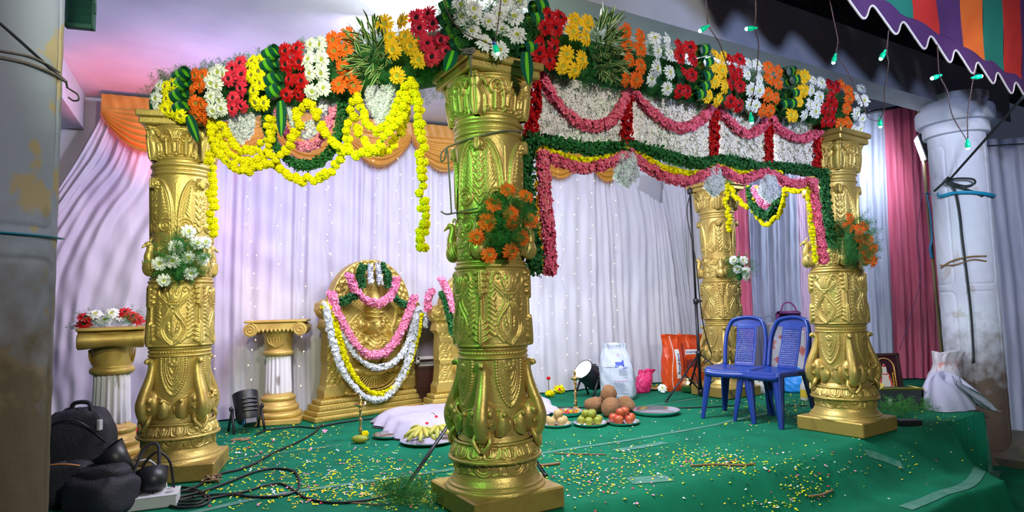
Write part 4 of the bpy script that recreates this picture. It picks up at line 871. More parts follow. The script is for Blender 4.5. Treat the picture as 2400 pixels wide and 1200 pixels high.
# ---------------------------------------------------------------- gold idols with garlands
def idol_panel():
    """carved arched back panel with a seated crowned figure in relief; local x across, -y to the front, z up from the pedestal top"""
    nz, nx = 250, 190; Hh = 1.27
    zt = np.linspace(0, 1, nz)**.92*Hh; zc, ax_, az_ = .80, .425, .47
    def hw(z):
        base = np.interp(z, [0, .08, .12, .30, .34, .60, .64, .72, .76, .80, .86, .90, .905], [.50, .50, .475, .455, .465, .455, .50, .475, .51, .53, .52, .45, 0])
        top = ax_*np.sqrt(np.clip(1-((z-zc)/az_)**2, 0, 1))
        return np.where(z < zc, base, np.maximum(top, base))
    W = hw(zt); W[-1] = .02; u = np.linspace(-1, 1, nx); U, Zz = np.meshgrid(u, zt); ci = np.minimum(.36, .8*W)[:, None]; aU = np.abs(U); X = np.sign(U)*np.where(aU < .8, aU/.8*ci, ci+(aU-.8)/.2*(W[:, None]-ci)); H = np.zeros_like(X); ax = np.abs(X)
    def bump(cx, cz, rx, rz, h, p=.5, sym=True):
        nonlocal H
        d = ((ax if sym else X)-cx)**2/rx**2+(Zz-cz)**2/rz**2; H = np.maximum(H, h*np.clip(1-d, 0, 1)**p)
    def line(pts, w_, h, bead=0):
        nonlocal H
        p = cr(pts, 8)
        if bead:
            q = resamp(p, bead); D = np.full(X.shape, 9.)
            for a in q: D = np.minimum(D, np.hypot(ax-a[0], Zz-a[1]))
        else:
            D = np.full(X.shape, 9.)
            for a, b in zip(p[:-1], p[1:]):
                d = b-a; t = np.clip(((ax-a[0])*d[0]+(Zz-a[1])*d[1])/(d@d+1e-9), 0, 1); D = np.minimum(D, np.hypot(ax-a[0]-t*d[0], Zz-a[1]-t*d[1]))
        H = np.maximum(H, h*np.sqrt(np.clip(1-(D/w_)**2, 0, 1)))
    edge = W[:, None]-ax; R = np.hypot(X/ax_, (Zz-zc)/az_)*.49
    # outer ornamented band of the arch
    arch = Zz > .74
    H = np.maximum(H, np.where(arch & (R > .36), .030+.008*np.cos(np.arctan2(X/ax_, (Zz-zc)/az_)*34)*np.cos((R-.425)*70), 0))
    H = np.maximum(H, np.where(arch, .040*np.sqrt(np.clip(1-((R-.355)/.016)**2, 0, 1)), 0)); H = np.maximum(H, np.where(arch, .034*np.sqrt(np.clip(1-((R-.478)/.014)**2, 0, 1)), 0))
    H = np.maximum(H, np.where(arch & (R > .37), .042*np.sqrt(np.clip(1-((R-.42)/.02)**2, 0, 1))*(.6+.4*np.cos(np.arctan2(X/ax_, (Zz-zc)/az_)*44)), 0))
    # pilasters
    pil = (Zz < .70) & (ax > .325); H = np.maximum(H, np.where(pil, .050+.005*np.sin(Zz*70)*np.sin(ax*120), 0))
    for z0, z1 in ((.02, .12), (.30, .345), (.52, .57), (.62, .68)): H = np.maximum(H, np.where((Zz > z0) & (Zz < z1) & (ax > .30), .068, 0))
    for z0 in (.14, .36): 
        for k in range(6): bump(.395, z0+.018+k*.026, .05, .014, .060)
    bump(.465, .82, .062, .062, .075); line([(.465, .79), (.495, .80), (.50, .83), (.475, .85), (.455, .83), (.47, .815)], .009, .09)
    # plain halo plate with a dip, oval ring and crest
    H = np.maximum(H, np.where(R < .345, .012, 0)); line([(.275*math.cos(a), .80+.33*math.sin(a)) for a in np.linspace(-.9, PI/2, 20)], .010, .026)
    # inner beaded halo
    for rad, w_, h, b in ((.232, .012, .040, .024), (.200, .007, .030, 0), (.175, .010, .034, .022)): line([(rad*math.cos(a), .555+rad*math.sin(a)*1.02) for a in np.linspace(-.25, PI/2-.1, 16)], w_, h, b)
    for k in range(7): bump(.205*math.cos(.2*k), .56+.205*math.sin(.2*k), .02, .02, .036)
    # crown, face, ears
    bump(0, .82, .082, .170, .150, .4); bump(0, .93, .035, .07, .085); bump(0, .985, .022, .035, .06); line([(0, 1.02), (.02, .98), (.035, .93)], .007, .05)
    for z in (.72, .76, .81, .85): line([(0, z), (.04, z+.004), (.068, z+.012)], .007, .165, .015)
    bump(0, .640, .074, .096, .170, .42); bump(0, .632, .012, .032, .196, .6); bump(.031, .655, .019, .009, .180); bump(0, .590, .022, .008, .184); bump(.078, .640, .016, .06, .110); bump(.120, .660, .030, .055, .050)
    line([(.010, .676), (.032, .683), (.056, .673)], .005, .178)
    # neck, shoulders, torso, necklaces
    bump(0, .55, .046, .05, .120); bump(.075, .505, .075, .055, .095); bump(0, .43, .125, .13, .130, .4); bump(0, .335, .095, .08, .095)
    for k, (a, b) in enumerate(((.055, .520), (.075, .490), (.090, .455))): line([(0, b-.02), (a*.5, b-.008), (a, b+.03)], .008, .142, .015)
    line([(.105, .56), (.118, .46), (.108, .36), (.09, .30)], .012, .100, .02)
    # four arms: raised hands with attributes, lowered hands
    line([(.13, .50), (.185, .47), (.20, .53), (.185, .58)], .028, .085); bump(.205, .615, .028, .045, .060); bump(.205, .662, .015, .024, .055); line([(.180, .60), (.205, .592), (.230, .60)], .007, .068)
    line([(.14, .49), (.165, .40), (.15, .33), (.11, .315)], .030, .088); bump(.095, .325, .032, .028, .105)
    # folded legs, skirt folds, seat
    bump(.135, .235, .125, .055, .105, .45); bump(.05, .205, .10, .045, .110, .45); bump(.24, .225, .05, .05, .085)
    for k in range(9):
        a = -PI/2+.02+k*.15; line([(.05*math.cos(a)+.0, .24+.05*math.sin(a)), (.20*math.cos(a), .24+.17*math.sin(a))], .009, .072)
    line([(0, .06), (.09, .07), (.17, .11), (.21, .16)], .012, .080, .022); line([(0, .035), (.11, .045), (.20, .085), (.25, .15)], .010, .062)
    for k in range(5): bump(.06*k, .018, .030, .016, .055)
    H += .0012*np.sin(X*160)*np.sin(Zz*170)
    F = np.stack([X, -.03-H, Zz], -1); B = np.stack([X, .055+0*X, Zz], -1); mb = MB().grid(F[:, ::1]); mb.grid(B)
    for k in (0, -1): mb.grid(np.stack([F[:, k], B[:, k]], 1))
    return mb
def pedestal_mb(w=1.26, d=.30):
    mb = MB(); z = 0
    for ww, dd, h in ((w, d, .045), (w-.05, d-.035, .04), (w-.10, d-.06, .05), (w-.16, d-.10, .04)): mb.box((0, .0, z+h/2), (ww, dd, h+.002), .008); z += h
    for row, (zz, y, n) in enumerate(((.105, -(d-.06)/2, 40), (.155, -(d-.10)/2, 36), (.025, -d/2, 44))):
        for k in range(n):
            x = (k-(n-1)/2)*(w-.14)/n; mb.ell((x, y, zz), (.013, .010, .016), 6, 5, M=Ry(.5))
    return mb
ID_P, ID_B = idol_panel().mesh('carved_panel', GOLD2), pedestal_mb().mesh('stepped_base', GOLD2, False)
def idol(label, loc, yaw, k=1.0):
    t = thing('gold_idol', label, 'idol', loc, yaw, 'gold idol panels'); link('stepped_base', ID_B, t, M4(np.eye(3)*k)); link('carved_panel', ID_P, t, M4(np.eye(3)*k, (0, .05, .172*k)))
    return t
i0, i1 = FL(737, 993), FL(1022, 950); iy_ = math.atan2(i1[1]-i0[1], i1[0]-i0[0]); iw = np.linalg.norm(i1-i0)
i_n = np.array([math.sin(iy_), -math.cos(iy_), 0]); ic = (i0+i1)/2-i_n*.15; ik = iw/1.26
idol('gold relief panel of a crowned seated deity draped with flower garlands', ic, iy_, ik)
def gI(pts, off=.10): return cr([PL(720+x/2.926, 600+y/2.926, ic+i_n*off, i_n) for x, y in pts], 8)
soft_garland('pink_garland', 'short pink garland across the crown of the gold deity panel', [(gI([(285, 122), (310, 200), (360, 270), (440, 318), (510, 318), (580, 260), (612, 150)], .14), .040, T_PINK, .034, 620, PNK2)])
soft_garland('leaf_garland', 'dark green leaf tuft on the left of the deity panel crest', [(gI([(392, 62), (368, 120), (378, 212)], .11), .05, T_LEAF, .032, 620, LEAFG)])
soft_garland('leaf_garland', 'dark green leaf tuft on the right of the deity panel crest', [(gI([(508, 58), (545, 120), (560, 212)], .11), .05, T_LEAF, .032, 620, LEAFG)])
soft_garland('leaf_garland', 'dark green leaf strand on the left shoulder of the deity panel', [(gI([(335, 262), (275, 300), (212, 322)], .11), .05, T_LEAF, .032, 620, LEAFG)])
soft_garland('leaf_garland', 'dark green leaf strand on the right shoulder of the deity panel', [(gI([(598, 280), (640, 320), (695, 340)], .11), .05, T_LEAF, .032, 620, LEAFG)])
soft_garland('white_garland', 'left white flower strip standing over the deity panel crest', [(gI([(432, 62), (436, 190)], .13), .026, T_JAS, .024, 620, JASW)], 'white strips on the deity crest')
soft_garland('white_garland', 'right white flower strip standing over the deity panel crest', [(gI([(482, 52), (502, 195)], .13), .026, T_JAS, .024, 620, JASW)], 'white strips on the deity crest')
soft_garland('pink_garland', 'long pink garland framing the chest of the gold deity panel', [(gI([(165, 250), (195, 360), (250, 470), (320, 590), (390, 660), (450, 682), (530, 660), (600, 590), (660, 480), (710, 360), (735, 275)], .17), .042, T_PINK, .034, 620, PNK2)])
soft_garland('white_garland', 'inner white garland below the pink one on the deity panel', [(gI([(225, 480), (280, 600), (340, 690), (420, 750), (500, 765), (580, 735), (650, 670), (705, 560), (740, 420)], .14), .030, T_JAS, .026, 620, JASW)])
soft_garland('yellow_garland', 'yellow garland hanging to the knees of the gold deity panel', [(gI([(100, 345), (130, 338), (160, 352), (200, 480), (235, 620), (290, 770), (360, 870), (450, 942), (530, 940), (600, 900), (650, 840), (700, 730), (750, 560), (780, 395)], .15), .034, T_ROSE, .026, 760, YEL)])
soft_garland('white_garland', 'outermost white garland reaching the base of the gold deity panel', [(gI([(125, 318), (150, 470), (190, 640), (240, 780), (310, 880), (390, 960), (480, 985), (560, 950), (630, 860), (690, 720), (730, 560), (750, 355)], .16), .034, T_JAS, .027, 700, JASW), (gI([(760, 350), (805, 400), (812, 490)], .12), .024, T_JAS, .024, 620, JASW)])
b0 = FL(1122, 952); byaw = math.radians(32); idol('second gold deity panel, mostly hidden behind the nearest gold pillar', b0, byaw, .98)
b_n = np.array([math.sin(byaw), -math.cos(byaw), 0]); b_l = np.array([math.cos(byaw), math.sin(byaw), 0])
def gB(pts, off=.0, nn=None): return cr([AT(x, y, d) for x, y, d in pts], 8)
dB = b0[1]-.36
soft_garland('pink_garland', 'pink garland over the edge of the half hidden deity panel', [(gB([(1033, 652, dB), (1045, 672, dB), (1056, 700, dB), (1062, 730, dB)]), .042, T_PINK, .034, 620, PNK2), (gB([(1012, 680, dB+.1), (1004, 700, dB+.1), (1002, 728, dB+.1)]), .036, T_PINK, .034, 620, PNK2)])
soft_garland('leaf_garland', 'dark green leaf strand on the half hidden deity panel', [(gB([(1035, 685, dB), (1047, 715, dB), (1056, 750, dB), (1062, 785, dB)]), .036, T_LEAF, .030, 620, LEAFG)])
# ---- settee between the two panels
WOODD = mat('dark_brown_wood', (.060, .018, .010), .35, var=(.03, .010, .006), vs=5, bump=.1, bs=30, stretch=(1, 1, 8))
CUSH = mat('off_white_upholstery', (.62, .58, .54), .8, var=(.56, .52, .48), vs=6, bump=.15, bs=90)
ss_ = PL(1022, 930, W0-WN*.15, WN)
t = thing('settee', 'white upholstered settee with dark wood frame between the two gold deity panels', 'settee', (ss_[0], ss_[1], 0), math.atan2(WD[1], WD[0]))
part('base_panel', MB().box((0, 0, .21), (.44, .12, .42), .015), WOODD, t, False)
part('seat_cushion', MB().box((0, -.01, .47), (.44, .13, .10), .03), CUSH, t); part('back_cushion', MB().box((0, .02, .70), (.42, .07, .44), .03), CUSH, t)
for sg in (-1, 1): part('arm_rail', MB().tube(cr([(sg*.22, -.05, .62), (sg*.235, -.045, .70), (sg*.21, -.02, .76), (sg*.15, .01, .84), (sg*.08, .02, .92), (0, .02, .95)], 6), .026, 10), WOODD, t)
for sg in (-1, 1): part('leg', MB().tube([(sg*.18, -.02, 0), (sg*.18, -.02, .06)], [.03, .035], 10), WOODD, t)
# ---------------------------------------------------------------- short pedestals
WSH = mat('chipped_white_paint', (.68, .66, .72), .7, var=(.30, .26, .26), vs=16, bump=.2, bs=60, ramp=(.60, .66), stretch=(1, 1, .25))
def short_pedestal(label, loc, yaw):
    t = thing('short_pedestal', label, 'pedestal', loc, yaw, 'short fluted pedestals')
    part('foot_slab', MB().box((0, 0, .025), (.44, .44, .05), .008), OCHRE, t, False)
    part('base_moulding', MB().lathe([(a, b) for b, a in [(.05, .205)]+tor(.052, .10, .195, .018)+[(.11, .178)]+tor(.112, .16, .165, .022)+[(.17, .158), (.20, .150)]+tor(.20, .245, .138, .020)+[(.25, .125), (.27, .118)]], 48), OCHRE, t)
    part('fluted_shaft', MB().lathe([(.120, .262), (.122, .28), (.116, .45), (.112, .60), (.114, .63)], 144, fl=.13, nf=18), WSH, t)
    part('capital_bell', MB().lathe([(a, b) for b, a in [(.612, .118)]+tor(.615, .665, .118, .022)+[(.675, .120), (.70, .122), (.78, .128), (.83, .140), (.85, .146)]], 48), OCHRE, t)
    for k in (-1, 1):
        sc_ = MB()
        y = np.linspace(-.19, .19, 13); prof = .062-.018*np.cos(y/.19*PI*.5)**2
        P = np.array([[(k*.215+r*math.cos(a), yy, .862+r*math.sin(a)) for a in np.linspace(0, 2*PI, 24, endpoint=False)] for yy, r in zip(y, prof)]); sc_.grid(P, cv=True)
        for e_ in (0, -1): sc_.add(P[e_], np.arange(24)[None, :][:, ::(1 if e_ else -1)])
        for f in (-1, 1):
            a = np.linspace(0, 5.2*PI/2*1.6, 50); r = .054*(1-a/a.max())**.8+.006; sc_.tube(np.stack([k*(.215+r*np.cos(a+PI/2)), np.full(50, f*.190), .862+r*np.sin(a+PI/2)], 1), .0065, 6)
        part('volute', sc_, OCHRE, t)
    part('top_block', MB().box((0, 0, .890), (.44, .37, .075), .01), OCHRE, t, False); part('top_slab', MB().box((0, 0, .935), (.54, .40, .022), .006), OCHRE, t, False)
    eg = MB()
    for k in range(9): eg.ell(((k-4)*.036, -.183, .852), (.014, .012, .018), 8, 6); eg.ell(((k-4)*.036, .183, .852), (.014, .012, .018), 8, 6)
    part('egg_moulding', eg, OCHRE, t)['kind'] = 'stuff'
    lf = MB()
    for f in (-1, 1):
        for k in range(-3, 4):
            a = k*.22; lf.tube(cr([(.0, f*.118, .690), (.035*k*.6, f*.132, .735), (.035*k*.75, f*.138, .79)], 5), np.linspace(.010, .004, 11), 6)
    part('leaf_relief', lf, OCHRE, t)['kind'] = 'stuff'
    return t
pd1 = FL(258, 1082); pd2 = FL(652, 988)
short_pedestal('short fluted pedestal with a flower tuft on top, left of the daisy pillar', pd1, math.radians(120))
short_pedestal('short fluted pedestal with ionic scroll top beside the small spotlight', pd2, math.radians(12))
t = thing('flower_bunch', 'low tuft of white daisies and red flowers on the short pedestal', 'flower bunch', pd1+Z*.946)
v = rng.normal(0, 1, (90, 3)); v[:, 2] = np.abs(v[:, 2]); v /= np.linalg.norm(v, axis=1)[:, None]; pq = pd1+Z*.945+v*[.17, .15, .05]
part('fern_greenery', greenery(pq, v+[0, 0, .2], .10), FERN, t, ws=True)['kind'] = 'stuff'
tc_ = unit((CAM-pd1)*[1, 1, 0])
for x, y, c in ((223, 737, 'white'), (262, 735, 'white'), (287, 748, 'white'), (199, 745, 'red'), (197, 762, 'red'), (292, 733, 'red'), (310, 742, 'red'), (322, 752, 'red'), (245, 752, 'white')):
    p = PL(x, y, pd1+tc_*.10, tc_); gerbera(t, p, tc_*.8+Z*.8+rng.normal(0, .2, 3), c, .052)
# ---------------------------------------------------------------- spotlights
BLUED = mat('blue_label', (.02, .20, .48), .4)
def par_can(label, loc, yaw, tilt, lit, s=1.0):
    t = thing('stage_spotlight', label, 'spotlight', loc, yaw, 'floor spotlights'); hz = .20*s
    T = lambda mb: mb.xf(M4(Rx(tilt)*s, (0, 0, hz)))      # can axis = local +Y before the tilt, opening to +Y
    q = MB().lathe([(.055, -.13), (.085, -.125), (.098, -.09), (.100, .0), (.105, .10), (.108, .125), (.098, .125), (.096, .09)], 32, capt=False); q.xf(M4(Rx(-PI/2))); part('housing', T(q), BLACK, t, sharp=40)
    q = MB()
    for k in range(4): q.box((0, -.06+.035*k, .100), (.12, .012, .03), .003)
    part('cooling_fins', T(q), BLACK, t, False)['kind'] = 'stuff'
    q = MB().lathe([(.097, .085), (.05, .092), (.001, .094)], 32, capb=False); q.xf(M4(Rx(-PI/2))); part('lens', T(q), LENS if lit else BLACKM, t)
    part('control_box', T(MB().box((0, -.145, .03), (.10, .05, .10), .006)), BLACK, t, False); part('control_panel', T(MB().box((-.052, -.145, .03), (.004, .04, .07), .001)), BLUED, t, False)
    for sg in (-1, 1):
        part('yoke_leg', MB().tube([(sg*.118*s, 0, hz), (sg*.125*s, -.09*s, .004)], .011*s, 6), BLACK, t); part('yoke_leg', MB().tube([(sg*.118*s, 0, hz), (sg*.125*s, .10*s, .004)], .011*s, 6), BLACK, t)
        part('knob', MB().ell((sg*.130*s, 0, hz), (.016*s, .022*s, .022*s), 10, 7), BLACK, t)
    return t
LENS = mat('lit_blue_white_lens', (.8, .9, 1), .3, emit=(.62, .78, 1.0), es=60)
par_can('black floor spotlight, unlit, beside the short pedestal with scroll top', FL(578, 1010), math.radians(38), math.radians(62), False, 1.0)
lp = FL(1385, 930); par_can('black floor spotlight shining blue-white next to the rice sack', lp, math.radians(128), math.radians(38), True, 1.12)
# ---------------------------------------------------------------- tripods
def tripod(label, loc, h, feet, lean=(0, 0), hub=.34):
    t = thing('light_stand', label, 'tripod', loc); L = np.array(loc)
    part('pole', MB().tube([(0, 0, .05), (lean[0]*.4, lean[1]*.4, h*.45)], .017, 10).tube([(lean[0]*.4, lean[1]*.4, h*.44), (lean[0], lean[1], h)], .012, 10), BLACKM, t)
    for z in (.05, hub, h*.45, h*.98): part('collar', MB().lathe([(.018, -.03), (.030, -.022), (.030, .022), (.018, .03)], 14, c=(lean[0]*z/h, lean[1]*z/h, z)), BLACK, t)
    part('knob', MB().tube([(.02, 0, h*.45), (.055, 0, h*.45)], .012, 8), BLACK, t)
    for f in feet:
        p = np.array(f)-L; p[2] = .012; part('leg', MB().tube([(0, 0, hub), p], .013, 8, sy=.6), BLACKM, t); part('brace', MB().tube([(0, 0, .06), p*.45+np.array([0, 0, hub])*.55], .008, 6), BLACKM, t); part('rubber_foot', MB().ell(p, (.018, .018, .012), 8, 6), RUBBER, t)
    return t
c0 = FL(1643, 930); ht = AT(1620, 437, c0[1]+.02)
tripod('tall black light stand in front of the smallest gold pillar', c0, ht[2], [FL(1562, 943), c0+[.52, -.12, 0], c0+[-.05, .30, 0]], (ht[0]-c0[0], 0), .46)
mb = MB().tube(cr([ht-[0, .02, .03], ht+[-.06, 0, -.3], ht+[.0, -.03, -.8], AT(1650, 770, c0[1]-.05), AT(1690, 880, c0[1]-.1), FL(1740, 945), FL(1830, 950), FL(1905, 952)], 8), .006, 6); solo('power_cable', mb, RUBBER, 'thin black cable running down the tall light stand to the carpet', 'cable')
c1 = FL(1128, 1050); tripod('black tripod standing hidden behind the nearest gold pillar, one leg showing', c1, 1.7, [FL(938, 1168), FL(1278, 1118), c1+[.05, .42, 0]], (.02, 0), .50)
# ---------------------------------------------------------------- blue plastic chairs
BLUEP = mat('blue_plastic', (.010, .036, .25), .30, var=(.013, .05, .29), vs=4, spec=.5)
def chair_parts():
    out = []; w, d, hs = .21, .205, .43
    xs = np.linspace(-1, 1, 26); ys = np.linspace(-1, 1, 26); X, Y = np.meshgrid(xs, ys, indexing='ij')
    px = X*(w-.012*np.clip(Y, 0, 1)); py = -Y*d; pz = hs-.018*(1-X**2)*(1-(Y*.9)**2)-.022*np.clip((Y-.78)/.22, 0, 1)**2+.010*np.abs(X)**4
    top = np.stack([px, py, pz], -1); sk = MB().grid(top)
    ring = np.vstack([top[:, 0], top[-1, 1:], top[-2::-1, -1], top[0, -2:0:-1]]); low = ring-[0, 0, .045]; sk.grid(np.stack([ring, low, low*[.96, .96, 1]], 1), cu=True); out.append(('seat', sk))
    for sx in (-1, 1):
        for fy in (-1, 1):
            a = np.array([sx*(w-.008), fy*(d-.012)*1.0, hs-.015]); b = np.array([sx*(w+.028), fy*(d+.035), 0]); m = MB(); t = np.linspace(0, 1, 8)
            P = []
            for tt in t:
                c = a+(b-a)*tt; wd = .070*(1-tt)+.030*tt; P.append([c+[0, -fy*wd, 0], c+[0, -fy*wd*.35, 0]+[sx*.004, 0, 0], c, c+[-sx*wd*.35, fy*.004, 0], c+[-sx*wd, 0, 0], c+[-sx*wd, -fy*.012, 0], c+[-sx*.014, -fy*.014, 0], c+[-sx*.012, -fy*wd, 0]])
            m.grid(np.array(P), cv=True); out.append(('leg', m))
    # back: bowed frame and perforated splat
    def bp(x, z): return np.array([x, .185+.10*(z-hs)/.42+.03*(1-(x/.2)**2)*min((z-hs)/.2, 1), z])
    fr = MB(); pth = cr([bp(-.180, hs-.01), bp(-.187, hs+.16), bp(-.180, hs+.28), bp(-.140, hs+.395), bp(-.05, hs+.428), bp(.05, hs+.428), bp(.140, hs+.395), bp(.180, hs+.28), bp(.187, hs+.16), bp(.180, hs-.01)], 6)
    fr.tube(pth, .027, 10, sy=.62); P = np.array([[bp(x, z) for z in np.linspace(hs+.35, hs+.43, 6)] for x in np.linspace(-.13, .13, 14)]); fr.grid(P); fr.grid(P+[0, .012, 0]); out.append(('back_frame', fr))
    nx, nz = 25, 43; P = np.array([[bp(x, z) for z in np.linspace(hs-.005, hs+.37, nz)] for x in np.linspace(-.092, .092, nx)]); I = np.arange(nx*nz).reshape(nx, nz); sp = MB(); F = []
    for i in range(nx-1):
        for j in range(nz-1):
            if i % 2 == 0 and j % 2 == 0 and 1 < i < nx-3 and 3 < j < nz-5: continue
            F.append((I[i, j], I[i, j+1], I[i+1, j+1], I[i+1, j]))
    sp.add(P.reshape(-1, 3), np.array(F)); out.append(('perforated_back', sp))
    return out
_cp = [(n, m.mesh(n, BLUEP)) for n, m in chair_parts()]
def plastic_chair(label, loc, yaw):
    t = thing('plastic_chair', label, 'chair', loc, yaw, 'blue plastic chairs')
    for n, me in _cp:
        o = link(n, me, t)
        if n in ('perforated_back', 'seat'): md = o.modifiers.new('thickness', 'SOLIDIFY'); md.thickness = .006; md.offset = 0
        elif n in ('leg',): pass
def place_chair(label, fl_, fr_):
    m = (fl_+fr_)/2; d = fr_-fl_; e = unit(d); f = np.array([e[1], -e[0], 0]); c = m-f*.235; plastic_chair(label, (c[0], c[1], 0), math.atan2(e[1], e[0]))
place_chair('blue plastic chair standing away from the gold pillar, overlapped by the other chair', FL(1656, 981), FL(1757, 992))
place_chair('blue plastic chair half hidden behind the right gold pillar', np.array([1.88, 5.36, 0]), np.array([2.065, 5.045, 0]))
# ---------------------------------------------------------------- plates, fruit, lamps
def plate(label, c, r, name='steel_plate', h=.022, mt=STEEL, hex=0):
    return solo(name, MB().lathe([(r*.80, .001), (r*.84, .0), (r*.90, .006), (r*1.0, h), (r*1.0, h+.003), (r*.985, h+.002), (r*.88, .010), (r*.82, .005), (.001, .004)], 56, c=tuple(c)), mt, label, 'plate', 'plates on the carpet', sharp=50)
def sphere(label, name, c, r, mt, grp, cat='fruit', sq=(1, 1, .94), stem=None, rot=0.0):
    mb = MB(); mb.ell((0, 0, 0), (r*sq[0], r*sq[1], r*sq[2]), 18, 13); V = mb.V[0]; q = np.hypot(V[:, 0], V[:, 1])/r; V[:, 2] -= np.sign(V[:, 2])*.16*r*np.exp(-(q/.28)**2)*(stem is not None)
    if name == 'coconut': V *= (1+.05*np.sin(V[:, :1]/r*4+rot*9)*np.sin(V[:, 1:2]/r*3+1)+.04*np.sin(V[:, 2:]/r*5+rot*5))
    R_ = Rx(rot)@Rz(rot*7); V[:] = V@R_.T+np.asarray(c)
    t = thing(name, label, cat, (c[0], c[1], c[2]-r*.95), 0, grp); part('flesh', mb, mt, t, ws=True)
    if stem is not None: s = MB().tube([np.asarray(c)+R_@np.array([0, 0, r*.74]), np.asarray(c)+R_@np.array([.004, 0, r*1.0])], .0025, 5); part('stem', s, stem, t, ws=True)
    return t
APPLE = mat('red_apple_skin', (.42, .018, .018), .30, var=(.52, .12, .04), vs=12, spec=.5, stretch=(1, 1, .3)); LIMEM = mat('green_citrus_skin', (.13, .24, .02), .42, var=(.45, .36, .03), vs=7, bump=.2, bs=160)
LADDU = mat('pale_sweet', (.62, .44, .20), .8, var=(.50, .32, .13), vs=60, bump=.9, bs=120); STEMB = mat('brown_stem', (.10, .06, .02), .7); COCO = mat('coconut_husk', (.30, .13, .05), .9, var=(.38, .20, .10), vs=18, bump=.9, bs=60, stretch=(1, 6, 6))
ORNG = mat('orange_citrus_skin', (.75, .40, .04), .4, bump=.2, bs=160)
def heap(pc, r, R, n0, n1):
    out = [pc+np.array([R*math.cos(2*PI*k/n0+.3), R*math.sin(2*PI*k/n0+.3), r+.008]) for k in range(n0)]
    return out+[pc+np.array([R*.42*math.cos(2*PI*k/max(n1, 1)+.8), R*.42*math.sin(2*PI*k/max(n1, 1)+.8), r*2.35+.008]) for k in range(n1)]
pa_ = FL(1460, 993); plate('small steel plate of red apples', pa_, .142)
pl_ = FL(1383, 996); plate('small steel plate of green citrus fruit', pl_, .146)
pn_ = FL(1303, 998); plate('small steel plate of pale round sweets', pn_, .135)
pm_ = FL(1328, 972); plate('steel dish of mixed offerings behind the plate of sweets', pm_, .155, h=.035)
pb_ = FL(1537, 969); plate('large empty steel plate beside the coconuts', pb_, .220, h=.034)
pe_ = FL(912, 1024); plate('empty steel plate beside the plate of bananas', pe_, .128)
pq_ = FL(1004, 1036); plate('large steel plate piled with bananas', pq_, .215)
def row_word(k, n): return ('first', 'second', 'third', 'fourth', 'fifth', 'sixth', 'seventh', 'eighth', 'ninth', 'tenth')[k]
def byx(ps): return sorted(ps, key=lambda p: PIX(p)[0])
for nm, ps, r, mt, st, grp, txt in (('apple', heap(pa_, .040, .078, 5, 2), .040, APPLE, STEMB, 'apples on a plate', 'red apple'), ('green_citrus', heap(pl_, .037, .080, 6, 3), .037, LIMEM, STEMB, 'citrus fruit on a plate', 'green citrus fruit'), ('round_sweet', heap(pn_, .038, .072, 5, 1), .038, LADDU, None, 'sweets on a plate', 'pale crumbly round sweet')):
    base = [p for p in ps if p[2] < r*1.7]; top = [p for p in ps if p[2] >= r*1.7]
    for rowp, wd in ((byx(base), 'in the bottom layer'), (byx(top), 'lying on top')):
        for k, p in enumerate(rowp): sphere(txt+' on its plate, '+row_word(k, len(rowp))+' from the left '+wd, nm, p, r*random.uniform(.95, 1.06), mt, grp, 'fruit' if nm != 'round_sweet' else 'sweet', stem=st, rot=random.uniform(-.6, .6))
for k, (x, y, r, tx) in enumerate(((1394, 968, .080, 'at the left end of the pile'), (1467, 966, .080, 'at the right end of the pile, partly behind the apples'), (1432, 976, .086, 'in the middle front of the pile'), (1420, 962, .078, 'at the back of the pile'))):
    c = FL(x, y); sphere('brown hairy coconut '+tx, 'coconut', c+Z*r*.93, r, COCO, 'coconuts behind the fruit plates', sq=(1.18, 1, .98), rot=.3*k)
sphere('brown hairy coconut resting on top of the pile', 'coconut', FL(1428, 970)+Z*.185, .075, COCO, 'coconuts behind the fruit plates', sq=(1, 1, 1.1), rot=.5)
mx = MB(); TT = floret_tpl(4, 1, .5, .7, 5)
for m_ in range(3): mx.inst(TT, [M4(zto(rng.normal(0, 1, 3)+[0, 0, 1], rng.uniform(0, 6)), pm_+np.array([rng.uniform(-.1, .1), rng.uniform(-.1, .1), .012+rng.uniform(0, .02)]), .016) for _ in range(60)], m_)
solo('offering_mix', mx, [LADDU, YELO, CRIM], 'loose grains and petals in the steel dish behind the sweets', 'offerings', kind='stuff')
BAN = mat('banana_skin', (.62, .50, .08), .5, var=(.40, .40, .07), vs=9, bump=.05, bs=60); BTIP = mat('banana_tip', (.05, .03, .02), .7)
def banana_bunch(label, c, yaw, n, s=1.0):
    t = thing('banana_bunch', label, 'bananas', c, yaw, 'banana bunches'); 
    for k in range(n):
        a = -1.35+2.7*k/(n-1)+random.uniform(-.06, .06); L = .145*s; lay = (k % 2)
        p = cr([(0, 0, .075+.02*lay), (.045*math.cos(a), .045*math.sin(a), .080+.015*lay), (.095*math.cos(a), .095*math.sin(a), .058+.02*lay), (L*math.cos(a), L*math.sin(a), .026+.028*lay)], 5)
        b = part('banana', MB().tube(p, np.interp(np.linspace(0, 1, len(p)), [0, .12, .3, .7, .93, 1], [.006, .009, .018, .019, .012, .005])*s, 8), BAN, t); part('tip', MB().ell(p[-1], .006*s, 6, 5), BTIP, b)
    part('crown_stalk', MB().tube([(-.03, 0, .085), (0, 0, .082), (.02, 0, .078)], [.010, .016, .012], 8), LIMEM, t)
banana_bunch('bunch of green-yellow bananas at the front of the big plate', pq_+[-.04, -.01, .012], math.radians(-100), 8)
banana_bunch('bunch of bananas leaning at the back right of the big plate', pq_+[.075, .02, .020], math.radians(-60), 7, .95)
banana_bunch('bunch of bananas at the left rim of the big plate', pq_+[-.055, .03, .014], math.radians(170), 4, .85)
